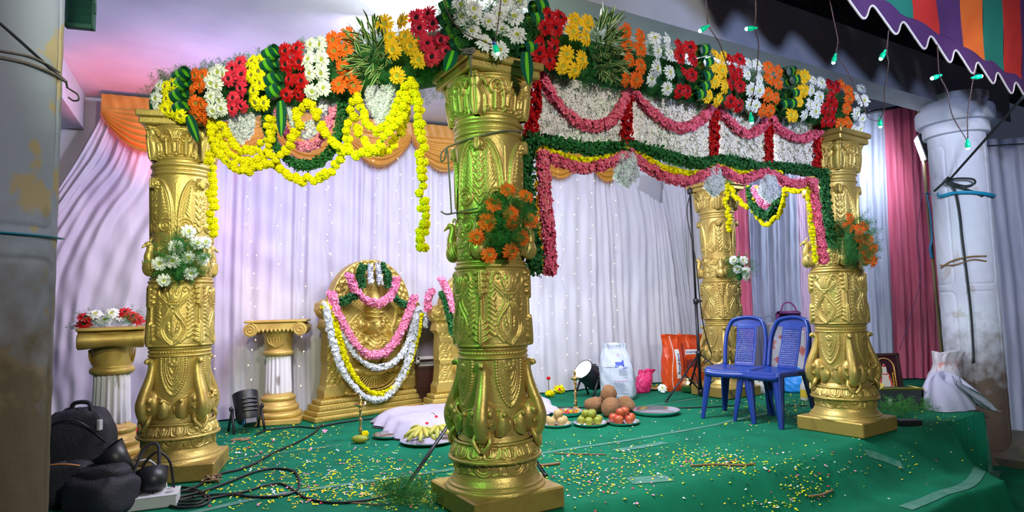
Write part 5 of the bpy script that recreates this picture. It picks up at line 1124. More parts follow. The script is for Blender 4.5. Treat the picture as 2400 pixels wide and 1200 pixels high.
lf = MB().grid(np.array([[pq_+np.array([-.02+.09*t, .02+.05*t*k, .15+.05*math.sin(t*3)+abs(k)*.01])+Z*.02*t for k in (-.5*math.sin(t*PI), .5*math.sin(t*PI))] for t in np.linspace(0, 1, 8)])); solo('green_leaf', lf, LDARK, 'broad green leaf lying on the bananas', 'leaf')
t = thing('red_flower', 'small red flower on top of the bananas', 'flower', pq_+[-.01, .0, .118]); 
for a in (0, 1): part('petal_whorl', MB().inst(T_ROSE[a], [M4(zto((.2*a, -.5, 1)), pq_+np.array([-.01+.07*a, .01, .128+.05*a]), .030)]), CRIM, t, ws=True)
sphere('yellow-green mango lying beside the left brass lamp', 'mango', FL(843, 1038)+Z*.030, .034, LIMEM, 'loose fruit', sq=(1.9, 1, .9), stem=None)
sphere('yellow mango lying behind the empty steel plate', 'mango', FL(942, 1012)+Z*.030, .030, BAN, 'loose fruit', sq=(1.8, 1, .9), stem=None)
FLAME = mat('oil_flame', (1, .7, .3), .5, emit=(1, .80, .5), es=14)
def oil_lamp(label, c, h):
    t = thing('oil_lamp', label, 'oil lamp', c, 0, 'brass oil lamps'); k = h/.36
    part('foot', MB().lathe([(r*k, z*k) for r, z in ((.070, 0), (.072, .006), (.060, .012), (.030, .022), (.016, .040))], 28), BRASS, t)
    part('stem', MB().lathe([(r*k, z*k) for r, z in ((.016, .038), (.010, .055), (.018, .075), (.010, .090), (.009, .14), (.018, .155), (.009, .17), (.009, .215), (.017, .23), (.010, .245), (.014, .262))], 20), BRASS, t)
    part('oil_bowl', MB().lathe([(r*k, z*k) for r, z in ((.012, .258), (.030, .268), (.050, .284), (.052, .288), (.046, .286), (.01, .276))], 24), BRASS, t)
    part('finial', MB().lathe([(r*k, z*k) for r, z in ((.012, .276), (.007, .295), (.014, .315), (.010, .335), (.003, .36))], 14), BRASS, t)
    part('flame', MB().ell((.046*k, -.02*k, .300*k), (.005*k, .005*k, .012*k), 8, 7), FLAME, t)
oil_lamp('brass oil lamp in front of the gold deity panel', FL(845, 1030), .345); oil_lamp('brass oil lamp in front of the blue-lit spotlight', FL(1350, 963), .40)
def pom(label, p, r, name='yellow_flower', mt=None):
    t = thing(name, label, 'flower', p, 0); link('petals', POMP[0], t, M4(np.diag([r, r, r*.75]), (0, 0, r*.6))); return t
pom('small yellow flower at the foot of the left brass lamp', FL(855, 1026)+[0, 0, .012], .035)
p = FL(1289, 930); pom('flat yellow flower holding an incense stick', p, .060); t = thing('incense_stick', 'red-headed incense stick standing in a yellow flower', 'incense', p+[-.01, 0, .07]); part('stick', MB().tube([(0, 0, -.03), (0, 0, .12)], .005, 6), STEMB, t); part('tip', MB().ell((0, 0, .135), (.024, .024, .020), 10, 7), RED, t)
p = FL(1311, 922); t = pom('yellow flower with a red heart propped upright', p, .075); part('red_heart', MB().inst(T_ROSE[0], [M4(zto((-.1, -1, .25)), (0, -.062, .05), .034)]), CRIM, t)
# steel bowl on a stand beside the nearest pillar
p = FL(1236, 946); t = thing('steel_bowl', 'steel bowl on a copper pot, half hidden by the nearest gold pillar', 'bowl', p); part('bowl', MB().lathe([(.05, .11), (.09, .125), (.115, .165), (.118, .185), (.112, .183), (.085, .14), (.01, .125)], 30), STEEL, t); part('pot', MB().lathe([(.05, 0), (.085, .03), (.09, .06), (.06, .10), (.05, .115)], 26), mat('copper', (.55, .22, .09), .3, 1.0), t)
# white cloth-covered mat
CLOTH = mat('white_cotton', (.50, .47, .58), .85, var=(.45, .42, .53), vs=5, bump=.12, bs=120)
cA, cB, cC, cD = FL(866, 992), FL(1240, 915), FL(1312, 968), FL(945, 1038); U, V = np.meshgrid(np.linspace(0, 1, 60), np.linspace(0, 1, 30), indexing='ij')
P = ((1-U)*(1-V))[..., None]*cA+(U*(1-V))[..., None]*cB+(U*V)[..., None]*cC+((1-U)*V)[..., None]*cD
ed = np.minimum(np.minimum(U, 1-U)*3.2, np.minimum(V, 1-V)*1.6); P[..., 2] = .012+.085*np.clip(ed*4.5, 0, 1)**.5+.010*np.sin(U*9+V*4)*np.sin(V*7)+.022*np.exp(-((U-.12)/.07)**2)*np.sin(V*9)**2; P[..., :2] += (.02*np.sin(U*37+V*21)*(ed < .12))[..., None]
solo('floor_mat', MB().grid(P).grid(P*[1, 1, 0]+[0, 0, .004]), CLOTH, 'white cloth-covered seat mat in front of the gold deity panel', 'mat')
# ---------------------------------------------------------------- lettering helper
def text_mb(s, size, depth=.0006, bold=0.0):
    cu = bpy.data.curves.new('lettering', 'FONT'); cu.body = s; cu.size = size; cu.extrude = depth; cu.align_x = 'CENTER'; cu.align_y = 'CENTER'; cu.resolution_u = 3; cu.offset = bold
    ob = bpy.data.objects.new('lettering', cu); C.objects.link(ob); dg = bpy.context.evaluated_depsgraph_get(); me = ob.evaluated_get(dg).to_mesh()
    V = np.array([v.co[:] for v in me.vertices]); me.calc_loop_triangles(); F = np.array([t.vertices[:] for t in me.loop_triangles]); ob.evaluated_get(dg).to_mesh_clear(); bpy.data.objects.remove(ob); bpy.data.curves.remove(cu)
    return V, F
def wrap(mb, V, F, fn, m=0):
    """bend flat lettering (x right, y up) onto a surface fn(x, y) -> point, normal"""
    P = np.array([fn(v[0], v[1], v[2]) for v in V]); return mb.add(P, F, m)
# ---------------------------------------------------------------- sacks
SACK = mat('white_woven_sack', (.54, .57, .68), .55, var=(.46, .51, .62), vs=8, bump=.25, bs=35, spec=.4); INKB = mat('blue_print', (.03, .07, .55), .6); INKG = mat('grey_print', (.16, .20, .36), .6); INKP = mat('pink_print', (.80, .25, .50), .6)
def sack_fn(w, d, h, lean, seed, neck=.62, top=.30):
    def f(a, t, o=0.0):
        """a: angle (front = -pi/2), t: 0..1 height"""
        k = np.interp(t, [0, .06, .35, .60, .78, .92, 1], [.86, 1.0, 1.03, .98, .80, neck, neck*1.05]); kd = np.interp(t, [0, .06, .35, .60, .78, .92, 1], [.86, 1.0, 1.05, .92, .55, top, top*1.2])
        ca, sa = np.cos(a), np.sin(a); e = .72; x = (w/2*k+o)*np.sign(ca)*np.abs(ca)**e; y = (d/2*kd+o)*np.sign(sa)*np.abs(sa)**e
        wr = .006*np.sin(a*7+t*9+seed)*np.sin(t*14+seed)+.010*np.sin(a*11+seed)*np.clip((t-.62)*2.4, 0, 1)
        return np.stack([x*(1+wr*4/w*.1)+lean*t**1.6+wr*ca, y+wr*sa, h*t+.012*np.sin(a*3+seed)*np.clip((t-.85)*6, 0, 1)], -1)
    return f
def sack_grid(f, nt=64, nz=44):
    a = np.linspace(0, 2*PI, nt, endpoint=False); t = np.linspace(0, 1, nz); A, T = np.meshgrid(a, t); P = f(A, T); mb = MB().grid(P, cv=True); mb.add(P[0], np.arange(nt)[None, ::-1]); mb.add(np.vstack([P[-1], P[-1].mean(0)-[0, 0, .03]]), np.array([(i, (i+1) % nt, nt) for i in range(nt)])); return mb
sp_ = FL(1450, 934); f = sack_fn(.37, .22, .585, -.030, 3); t = thing('rice_sack', 'full white woven sack printed with a blue cow', 'sack', sp_, math.radians(-14)); part('sack_body', sack_grid(f), SACK, t)
def onsack(f, w): return lambda x, y, z: f(-PI/2+x/(w*.62)*1.05, y, .003+z)
pr = MB(); H_ = .585; fs_ = onsack(f, .37)
def flat_poly(pts): 
    p = np.array(pts, float); c = p.mean(0); n = len(p); V = np.vstack([np.column_stack([p, np.zeros(n)]), [[c[0], c[1], 0]]]); return V, np.array([(i, (i+1) % n, n) for i in range(n)])
cow = [(-.05, .0), (-.045, .035), (-.05, .055), (-.035, .062), (.0, .058), (.025, .064), (.035, .085), (.045, .080), (.052, .070), (.048, .045), (.045, .0), (.036, .0), (.034, .025), (.0, .022), (-.030, .025), (-.036, .0)]
cw = MB(); V, F = flat_poly([(x*.95+.045, .585+y*1.55) for x, y in cow]); wrap(cw, V, F, fs_); part('cow_print', cw, INKB, t)
def strip(x0, x1, y, th, slope=0.0): return flat_poly([(x0, y), (x1, y+slope), (x1, y+slope+th), (x0, y+th)])
gl = MB()
for k, (x0, x1, y) in enumerate(((.02, .10, .54), (.02, .13, .515), (.02, .12, .49), (.02, .14, .465), (.02, .11, .44), (-.02, .06, .30), (-.02, .07, .275), (-.02, .08, .25), (-.02, .05, .225), (-.02, .07, .20), (-.02, .09, .175), (-.02, .06, .15), (-.02, .07, .125))):
    n = 7; xs = np.linspace(x0, x1, n+1)
    for i in range(n): wrap(gl, *strip(xs[i], xs[i]+(x1-x0)/n*.72, y, .008), fs_)
for y in (.585, .40, .245, .11): wrap(gl, *strip(-.12, .12, y, .0025), fs_)
for x in (-.085, -.045): wrap(gl, *strip(x, x+.002, .11, .47), fs_)
gp = part('print_lines', gl, INKG, t); gp['kind'] = 'stuff'
pk = MB(); xs = np.linspace(-.01, .12, 12)
for i in range(11): wrap(pk, *strip(xs[i], xs[i]+.008, .335, .012), fs_)
V, F = text_mb('50', .03); wrap(pk, np.column_stack([V[:, 0]+.03, V[:, 1]*1.6+.80, V[:, 2]]), F, fs_); part('pink_print', pk, INKP, t)['kind'] = 'stuff'
bl_ = MB(); 
for i in range(8): wrap(bl_, *strip(.060+i*.010, .067+i*.010, .555+.002*i, .016), fs_)
part('blue_lettering', bl_, INKB, t)['kind'] = 'stuff'
# orange printed bags
ORB = mat('orange_plastic_bag', (.72, .085, .012), .28, var=(.60, .05, .01), vs=5, bump=.5, bs=14, spec=.6); WHP = mat('white_print', (.75, .74, .72), .5); NAVY = mat('navy_lettering', (.02, .05, .30), .5); DRED = mat('dark_red_print', (.22, .02, .02), .5)
def orange_bag(label, px, w, d, h, yaw, words_, vert):
    t = thing('printed_bag', label, 'bag', FL(*px), yaw, 'orange printed bags'); f = sack_fn(w, d, h, 0, px[0], .96, .25); part('bag_body', sack_grid(f), ORB, t); g = onsack(f, w)
    if vert:
        m = MB(); ys = np.linspace(.22, .74, 9); 
        for i in range(8): wrap(m, *flat_poly([(.0, ys[i]), (.055, ys[i]), (.055, ys[i+1]), (.0, ys[i+1])]), g)
        part('white_label', m, WHP, t); V, F = text_mb(words_, .052, .0012); m = MB(); wrap(m, np.column_stack([.028-V[:, 1], .48+V[:, 0]/h, V[:, 2]+.001]), F, g); part('lettering', m, NAVY, t)
        m = MB(); 
        for i in range(14): wrap(m, *flat_poly([(-.035-.02*math.sin(i*.45), i/14.5), (-.027-.02*math.sin(i*.45), i/14.5), (-.027-.02*math.sin(i*.45+.45), (i+1)/14.5), (-.035-.02*math.sin(i*.45+.45), (i+1)/14.5)]), g)
        part('white_seam', m, WHP, t)
    else:
        m = MB(); xs = np.linspace(-.10, .10, 9)
        for i in range(8): wrap(m, *flat_poly([(xs[i], .64), (xs[i+1], .64), (xs[i+1], .73), (xs[i], .73)]), g)
        part('white_label', m, WHP, t); V, F = text_mb(words_, .040, .0012, .0006); m = MB(); wrap(m, np.column_stack([V[:, 0], .685+V[:, 1]/h, V[:, 2]+.001]), F, g); part('lettering', m, NAVY, t)
        m = MB(); 
        for q in range(6): wrap(m, *flat_poly([(-.09+.03*q, .36+.02*(q % 3)), (-.06+.03*q, .40), (-.05+.03*q, .52), (-.085+.03*q, .56-.02*(q % 2))]), g)
        part('picture_print', m, DRED, t)
orange_bag('shiny orange bag with white vertical label, next to the white curtain', (1578, 915), .26, .16, .64, math.radians(20), 'Annamayya', True)
orange_bag('shiny orange bag with a horizontal name label behind the light stand', (1622, 908), .30, .16, .62, math.radians(8), 'Annamayya', False)
# other bundles on the carpet
PKB = mat('pink_plastic', (.72, .03, .16), .35, var=(.55, .02, .12), vs=6, bump=.4, bs=20); GRB = mat('green_plastic', (.10, .38, .20), .4, var=(.30, .42, .35), vs=9, bump=.3, bs=20); WPL = mat('white_plastic_bag', (.52, .50, .54), .4, var=(.50, .14, .12), vs=6, bump=.5, bs=16, ramp=(.56, .62)); BPL = mat('blue_plastic_bag', (.03, .28, .75), .35, bump=.4, bs=16); WCL = mat('white_bundle_cloth', (.42, .42, .56), .85, bump=.3, bs=30)
def bundle(name, label, px, w, d, h, mt, neck=.3, top=.25, yaw=0.0, lean=0.0, z=0.0, seed=1, cat='bag'):
    t = thing(name, label, cat, FL(*px, z=z), yaw); f = sack_fn(w, d, h, lean, seed, neck, top); part('body', sack_grid(f, 48, 30), mt, t); return t, f
bundle('plastic_bag', 'pink plastic bag wedged behind the rice sack', (1502, 920), .20, .16, .25, PKB, .9, .3, .3, .09, seed=4)
bundle('plastic_bag', 'crumpled green and white bag behind the light stand', (1628, 905), .24, .16, .26, GRB, .5, .4, seed=8)
bundle('plastic_bag', 'white plastic bag with red print seen through the second blue chair', (1835, 905), .34, .22, .74, WPL, .8, .5, .2, seed=2)
bundle('plastic_bag', 'bright blue plastic bag under the second blue chair', (1862, 918), .26, .2, .26, BPL, .5, .4, seed=6)
bundle('plastic_bag', 'white speckled bag of flowers under the first blue chair', (1776, 922), .20, .18, .26, mat('white_flower_bag', (.70, .70, .66), .6, var=(.25, .35, .2), vs=30, ramp=(.6, .66)), .7, .6, seed=9)
p = FL(1612, 918)+[0, -.06, 0]; solo('brass_pot', MB().lathe([(.05, 0), (.085, .03), (.10, .08), (.085, .12), (.06, .145), (.075, .165), (.07, .16), (.05, .14)], 28, c=tuple(p)), BRASS, 'small brass pot in front of the green bag', 'pot')
p = FL(1886, 938); t = thing('bottle', 'yellow labelled bottle standing behind the second blue chair', 'bottle', p); part('glass', MB().lathe([(.036, 0), (.038, .01), (.038, .13), (.030, .16), (.014, .19), (.014, .22)], 20), mat('pale_bottle', (.55, .55, .50), .2), t); part('paper_label', MB().lathe([(.0388, .03), (.0388, .11)], 20, capb=False, capt=False), mat('yellow_label', (.62, .45, .03), .6), t); part('cap', MB().lathe([(.016, .21), (.016, .235), (.001, .236)], 14), YELO, t)
p = FL(1862, 905); t = thing('handbag', 'purple handbag hanging behind the second blue chair, handle showing', 'handbag', p); part('pouch', MB().box((0, .05, .76), (.30, .08, .24), .03), mat('purple_leather', (.16, .03, .16), .5), t); part('strap', MB().tube(cr([(-.09, .05, .87), (-.05, .05, .96), (.02, .05, .98), (.08, .05, .93), (.10, .05, .86)], 6), .010, 8), mat('purple_strap', (.25, .04, .22), .5), t); part('stand_box', MB().box((0, .08, .32), (.30, .20, .64), .01), WPL, t, False)
p = FL(1536, 913); t = thing('puja_plate', 'small brass plate of yellow and orange flowers beside the orange bag', 'plate', p); part('dish', MB().lathe([(.07, 0), (.10, .015), (.10, .019), (.06, .008), (.001, .007)], 28), BRASS, t); mb = MB(); mb.inst(T_ROSE[0], [M4(zto(rng.normal(0, .5, 3)+[0, 0, 1]), (rng.uniform(-.06, .06), rng.uniform(-.05, .05), .02+rng.uniform(0, .03)), .024) for _ in range(14)]); part('petals', mb, YELO, t)['kind'] = 'stuff'
t = thing('daisy', 'single white daisy lying on the carpet in front of the orange bag', 'flower', FL(1553, 922)); gerbera(t, FL(1553, 922)+Z*.055, (0, -.8, .5), 'white', .062)
# ---------------------------------------------------------------- framed picture, box, cloth bundle on the right
FRM = mat('dark_picture_frame', (.035, .012, .012), .35); PICB = mat('picture_dark_ground', (.03, .006, .012), .3); PICG = mat('picture_gold', (.75, .38, .10), .4); PICR = mat('picture_red', (.50, .02, .01), .4); PICS = mat('picture_silver', (.55, .50, .42), .4)
p = FL(2079, 918); fz = math.radians(-2); t = thing('framed_picture', 'framed picture of a garlanded deity under a golden arch, leaning on the curtain', 'picture', p, fz)
LB = M4(Rx(math.radians(-7))); K = lambda mb: mb.xf(LB); fw_, fh_ = .35, .41
part('backing', K(MB().box((0, .008, fh_/2), (fw_, .012, fh_), .001)), PICB, t, False)
for sx in (-1, 1): part('frame_rail', K(MB().box((sx*(fw_/2-.016), -.006, fh_/2), (.032, .024, fh_), .004)), FRM, t, False)
for z in (.016, fh_-.016): part('frame_rail', K(MB().box((0, -.006, z), (fw_, .024, .032), .004)), FRM, t, False)
ar = MB(); a = np.linspace(-.35, PI+.35, 26); ar.tube(np.vstack([[(.105, -.006, .05)], np.stack([.105*np.cos(a[2:-2]), np.full(22, -.006), .25+.105*np.sin(a[2:-2])], 1), [(-.105, -.006, .05)]]), .013, 6, sy=.4); part('painted_arch', K(ar), PICG, t)
fg = MB(); fg.prism([(-.075, .04), (.075, .04), (.065, .12), (.05, .17), (.026, .20), (.022, .26), (0, .30), (-.022, .26), (-.026, .20), (-.05, .17), (-.065, .12)], (0, -.004, 0), (1, 0, 0), (0, 0, 1), (0, 1, 0), .003); part('painted_figure', K(fg), PICS, t, False)
fr_ = MB()
for sx in (-1, 1):
    for k in range(6): fr_.ell((sx*(.052+.008*math.sin(k)), -.007, .05+.022*k), (.012, .003, .012), 8, 5)
for k in range(5): fr_.ell((.02*(k-2), -.007, .185), (.009, .003, .009), 8, 5)
fr_.ell((0, -.007, .275), (.02, .003, .012), 8, 5); part('painted_garland', K(fr_), PICR, t)['kind'] = 'stuff'
fr_ = MB()
for sx in (-1, 1):
    for k in range(9): fr_.ell((sx*.082, -.007, .05+.018*k), (.007, .003, .007), 6, 5)
part('painted_beads', K(fr_), YELO, t)['kind'] = 'stuff'
CBX = mat('black_printed_carton', (.012, .020, .022), .5); YCD = mat('yellow_card', (.50, .42, .06), .6)
p = FL(2100, 954); t = thing('cardboard_carton', 'dark open carton with yellow flaps in front of the framed picture', 'carton', p, math.radians(-8)); w_, d_, h_ = .34, .24, .17
for sx in (-1, 1): part('side', MB().box((sx*w_/2, 0, h_/2), (.006, d_, h_), .001), CBX, t, False); part('side', MB().box((0, sx*d_/2, h_/2), (w_, .006, h_), .001), CBX, t, False)
part('bottom', MB().box((0, 0, .004), (w_, d_, .008), .001), CBX, t, False)
part('flap', MB().box((0, -d_/2-.02, h_+.014), (w_+.02, .05, .004), .001, M=Rx(-.5)), YCD, t, False); part('flap', MB().box((w_/2+.03, 0, h_+.005), (.08, d_, .004), .001, M=Ry(.15)), YCD, t, False); part('flap', MB().box((-w_/2+.02, 0, h_+.03), (.06, d_, .004), .001, M=Ry(-.9)), YCD, t, False)
part('white_label', MB().box((-.10, -d_/2-.004, .06), (.030, .002, .065), .0005), WHP, t, False)
t, f = bundle('white_bag', 'white printed bag standing on the cloth bundle by the stained column', (2205, 955), .24, .20, .50, WPL, 1.0, .7, .1, .12, seed=12)
t = thing('cloth_bundle', 'crumpled pale cloth heaped on the stage corner by the stained column', 'cloth', FL(2215, 958)); c = np.array(t.location)
def crumple(cx, cy, w, d, h, seed, n=44):
    u, v = np.meshgrid(np.linspace(0, 2*PI, n, endpoint=False), np.linspace(0, 1, 20), indexing='ij'); r = np.cos(v*PI/2)**.7*(1+.13*np.sin(u*3+seed)+.07*np.sin(u*7+seed*2+v*6)); z = h*np.sin(v*PI/2)*(1+.12*np.sin(u*4+seed+v*5))
    return np.stack([cx+w*r*np.cos(u), cy+d*r*np.sin(u), z+.004], -1)
part('heap', MB().grid(crumple(0, -.02, .21, .17, .30, 2), cu=True), WCL, t)
u, v = np.meshgrid(np.linspace(0, 1, 40), np.linspace(-1, 1, 26), indexing='ij')
Pk = np.stack([.02+.30*u, -.12-.06*u+v*(.10+.03*np.sin(u*5)), .26*(1-u)**1.4+.012+.035*np.sin(v*7+u*4)*(1-.4*u)-.06*np.clip(u-.72, 0, 1)], -1); Pk[..., 2] = np.maximum(Pk[..., 2], .01); part('trailing_end', MB().grid(Pk), WCL, t)
def ferns_on_floor(name, label, pts, size, n, up=.55):
    q = []; nn = []
    for k in range(n):
        x, y, sx, sy = pts[k % len(pts)]; p = FL(x+rng.normal(0, sx), y+rng.normal(0, sy)); p[2] = .01+rng.uniform(0, .05); a = rng.uniform(0, 2*PI); q.append(p); nn.append((math.cos(a), math.sin(a), up*rng.uniform(.2, 1.4)))
    return solo(name, greenery(q, nn, size, spread=.2), FERN, label, 'fern', smooth=False)
ferns_on_floor('fern_sprays', 'loose fern sprays on the carpet in front of the white cloth bundle', [(2120, 960, 18, 6), (2170, 962, 20, 7), (2090, 975, 14, 5)], .14, 130)
ferns_on_floor('fern_sprays', 'loose fern sprays at the foot of the nearest gold pillar', [(970, 1165, 25, 12), (1000, 1185, 22, 10), (930, 1180, 20, 10)], .11, 120)
ferns_on_floor('fern_sprays', 'small fern sprig against the plinth of the daisy pillar', [(345, 1100, 10, 6)], .10, 20)
p = FL(2130, 996); solo('black_tray', MB().box(p+[0, 0, .022], (.17, .09, .04), .006), BLACK, 'flat black block on the carpet beside the right gold pillar', 'block', smooth=False)
mb = MB(); c = FL(332, 1045); mb.grid(crumple(0, 0, .09, .09, .13, 3)+c, cu=True); solo('red_cloth', mb, mat('red_cloth', (.45, .02, .01), .8, bump=.3, bs=40), 'red cloth bundle between the short pedestal and the daisy pillar', 'cloth')
# ---------------------------------------------------------------- camera bags, extension box, cables in the lower left corner
NYL = mat('black_nylon', (.012, .012, .020), .7, var=(.02, .02, .03), vs=7, bump=.35, bs=90); ORPIPE = mat('orange_piping', (.60, .22, .05), .5); BUCK = mat('clear_buckle', (.45, .45, .48), .2)
def lump(c, r, yaw, e=.6, seed=0, n=40):
    u, v = np.meshgrid(np.linspace(0, 2*PI, n, endpoint=False), np.linspace(-PI/2, PI/2, 24), indexing='ij'); sg = lambda x, p: np.sign(x)*np.abs(x)**p
    w_ = 1+.035*np.sin(u*3+v*4+seed)+.02*np.sin(u*8-v*6+seed); P = np.stack([r[0]*sg(np.cos(v), e)*sg(np.cos(u), e)*w_, r[1]*sg(np.cos(v), e)*sg(np.sin(u), e)*w_, r[2]*sg(np.sin(v), e)*w_], -1)
    return MB().grid(P@Rz(yaw).T+np.asarray(c), cu=True)
b1 = FL(172, 1175); t = thing('camera_backpack', 'black camera backpack with orange piping standing beside the left column', 'backpack', b1)
part('main_body', lump((0, .04, .25), (.17, .11, .25), .3, .55, 1), NYL, t); part('front_pocket', lump((.03, -.10, .12), (.14, .06, .12), .3, .6, 2), NYL, t)
part('piping', MB().tube(cr([(-.12, -.125, .20), (-.05, -.165, .235), (.06, -.155, .240), (.15, -.09, .205)], 6), .004, 6), ORPIPE, t); part('carry_handle', MB().tube(cr([(-.05, .03, .49), (-.03, .03, .535), (.05, .03, .535), (.07, .03, .48)], 6), .012, 8), NYL, t); part('zipper', MB().tube(cr([(-.15, -.04, .30), (-.06, -.10, .44), (.08, -.09, .45), (.17, .0, .32)], 6), .005, 6), BLACK, t)
part('buckle', MB().box((.155, -.03, .42), (.02, .03, .06), .004), BUCK, t, False)
b2 = FL(262, 1195); t = thing('camera_case', 'black padded camera case with lens hood lying in front of the backpack', 'camera case', b2)
part('padded_body', lump((-.02, -.06, .10), (.17, .13, .11), -.2, .6, 5), NYL, t); part('lid', lump((-.01, -.05, .20), (.12, .09, .05), -.2, .6, 7), NYL, t)
hood = MB().lathe([(.045, -.10), (.060, -.02), (.085, .07), (.080, .07), (.055, -.02)], 28, capb=True, capt=False); hood.xf(M4(zto((-.5, -.25, .8)), (.0, .02, .26))); part('lens_hood', hood, BLACK, t)
hood2 = MB().lathe([(.02, .0), (.060, .02), (.085, .12), (.080, .12), (.05, .03)], 28, capt=False); hood2.xf(M4(zto((-.3, .4, .75)), (.19, .05, .07))); part('lens_cup', hood2, BLACK, t)
part('shoulder_strap', MB().tube(cr([(.10, -.02, .12), (.10, .10, .28), (.16, .13, .31), (.20, .08, .20), (.20, .03, .03)], 7), .009, 8, sy=.5), NYL, t)
part('buckle', MB().box((.115, -.13, .08), (.02, .012, .05), .003), BUCK, t, False)
EXW = mat('white_board_plastic', (.62, .62, .64), .45); e0 = FL(345, 1186); t = thing('extension_board', 'white switch extension board with a black plug in it', 'extension board', e0, math.radians(22))
part('board_box', MB().box((0, 0, .032), (.30, .17, .060), .004), EXW, t, False); part('face_plate', MB().box((0, 0, .064), (.306, .176, .006), .002), mat('grey_white_plate', (.66, .66, .70), .35), t, False)
for k in range(3): part('switch', MB().box((.03+.04*k, .045, .069), (.020, .030, .006), .002), EXW, t, False)
for k in range(2): part('socket', MB().lathe([(.022, 0), (.022, .003), (.020, .004)], 20, c=(.05+.06*k, -.03, .066)), mat('socket_grey', (.35, .35, .38), .4), t)
part('plug', lump((-.05, .0, .088), (.028, .022, .024), 0, .6, 3), BLACK, t); part('plug', MB().box((-.085, .01, .085), (.022, .03, .04), .004), EXW, t, False)
def cable(label, pts, r=.0065, mt=RUBBER, name='power_cable'):
    P = cr([FL(x, y, z=(h if h is not None else 0.0)) if h == 0 else FL(x, y)*[1, 1, 0]+Z*h for x, y, h in pts], 8); P[:, 2] = np.maximum(P[:, 2], r); return solo(name, MB().tube(P, r, 6), mt, label, 'cable')
def ca(label, pts, r=.0065, mt=RUBBER): return solo('power_cable', MB().tube(cr([FL(x, y, z=r) for x, y in pts], 8), r, 6), mt, label, 'cable')
ca('black cable running from the deity panel across the carpet to the coil', [(755, 995), (735, 1015), (700, 1035), (640, 1062), (600, 1085), (560, 1100), (510, 1112), (470, 1135), (430, 1150), (400, 1150)], .008)
ca('looped black cable with a large round loop on the carpet', [(395, 1172), (440, 1160), (480, 1150), (540, 1128), (600, 1105), (650, 1098), (690, 1105), (702, 1130), (695, 1150), (660, 1162), (600, 1165), (540, 1160), (470, 1172), (400, 1175)], .0075)
ca('black cable wandering towards the foot of the nearest gold pillar', [(390, 1180), (470, 1162), (560, 1155), (620, 1138), (660, 1134), (690, 1150), (720, 1168), (780, 1178), (860, 1172), (930, 1158), (995, 1156)], .0065)
ca('tangled black cable coiled beside the extension board', [(400, 1140), (450, 1145), (480, 1160), (470, 1178), (420, 1182), (390, 1172), (410, 1156), (455, 1152), (490, 1165), (480, 1182), (430, 1190), (398, 1186)], .0075)
ca('black cable crossing the carpet behind the coconuts', [(1252, 955), (1330, 955), (1420, 953), (1500, 955), (1580, 956), (1660, 954), (1730, 950)], .006)
ca('black cable lying along the front of the deity panel base', [(735, 1003), (800, 990), (860, 982), (900, 978)], .008)
ca('black cable from the spotlight round the short pedestal', [(600, 1018), (625, 1008), (660, 1003), (700, 1000), (735, 1003)], .007)
e3 = np.array(e0)
solo('power_cable', MB().tube(cr([e3+[-.045, .02, .10], e3+[-.045, .03, .20], e3+[.01, .06, .27], e3+[.07, .08, .22], e3+[.09, .09, .10], e3+[.10, .10, .01], e3+[.2, .12, .008]], 8), .007, 7), RUBBER, 'thick black cable arching up from the plug of the extension board', 'cable')
solo('power_cable', MB().tube(cr([e3+[-.14, .10, .01], e3+[-.16, .12, .17], e3+[-.08, .14, .21], e3+[.0, .15, .12], e3+[.03, .15, .01]], 8), .0055, 7), EXW, 'thin white cable arching behind the extension board', 'cable')
# ---------------------------------------------------------------- tape, twigs and petals on the carpet
def tape(label, pts, w, z=.003):
    P = resamp(cr([FL(x, y) for x, y in pts], 8), .05) if len(pts) > 1 else None; T = frame(P); S = np.cross(T, Z)
    def lift(q): a, b = ((q-PP[0])@E), ((q-PP[0])@N); q = q.copy(); q[:, 2] = carpet_z(a, b)+z; return q
    G = np.stack([lift(P+S*w/2*k) for k in (-1, -.3, .3, 1)], 1); return solo('tape_strip', MB().grid(G), TAPE, label, 'tape', 'clear tape on the carpet')
tape('long pale tape strip from the lower left to the nearest pillar', [(440, 1203), (620, 1165), (800, 1137), (950, 1115), (1075, 1098)], .055)
tape('pale tape strip from the nearest pillar towards the blue chairs', [(1262, 1063), (1400, 1043), (1540, 1020), (1660, 998), (1800, 968)], .045)
tape('faint tape strip between the daisy pillar and the left brass lamp', [(535, 1078), (680, 1058), (800, 1042)], .028)
tape('faint tape strip behind the coconuts', [(1500, 953), (1600, 939), (1680, 926)], .035)
tape('short wide tape patch on the carpet right of the nearest pillar', [(1440, 1056), (1500, 1047), (1560, 1037)], .075)
tape('torn square tape patch near the front edge of the carpet', [(1475, 1128), (1525, 1124), (1570, 1120)], .13)
TAPE_DONE = 1
TW = mat('dry_twig', (.30, .19, .10), .8, var=(.22, .13, .06), vs=20, bump=.4, bs=60)
def onc(x, y, z=0.0):
    """first point where the sight line meets the carpet"""
    d = ray(x, y)/FPX; t = np.linspace(2.2, 9.5, 700); P = CAM+t[:, None]*d; r = P-PP[0]; g = P[:, 2]-carpet_z(r@E, r@N); k = int(np.argmax(g < 0)) or len(t)-1
    t0 = t[k-1]+(t[k]-t[k-1])*g[k-1]/(g[k-1]-g[k]+1e-9); return CAM+d*t0+Z*z
def tape2(label, pts, w, z0):
    P = resamp(cr([onc(x, y) for x, y in pts], 6), .04); S = np.cross(frame(P*[1, 1, 0]), Z); G = np.stack([P+S*w/2*k for k in (-1, -.3, .3, 1)], 1); sh = G.shape; q = G.reshape(-1, 3); a_, b_ = (q-PP[0])@E, (q-PP[0])@N; q[:, 2] = carpet_z(a_, b_)+.004
    return solo('tape_strip', MB().grid(q.reshape(sh)), TAPE, label, 'tape', 'clear tape on the carpet')
tape2('short worn tape strip on the slope below the right gold pillar', [(2030, 1062), (2070, 1074), (2115, 1092)], .05, -.10)
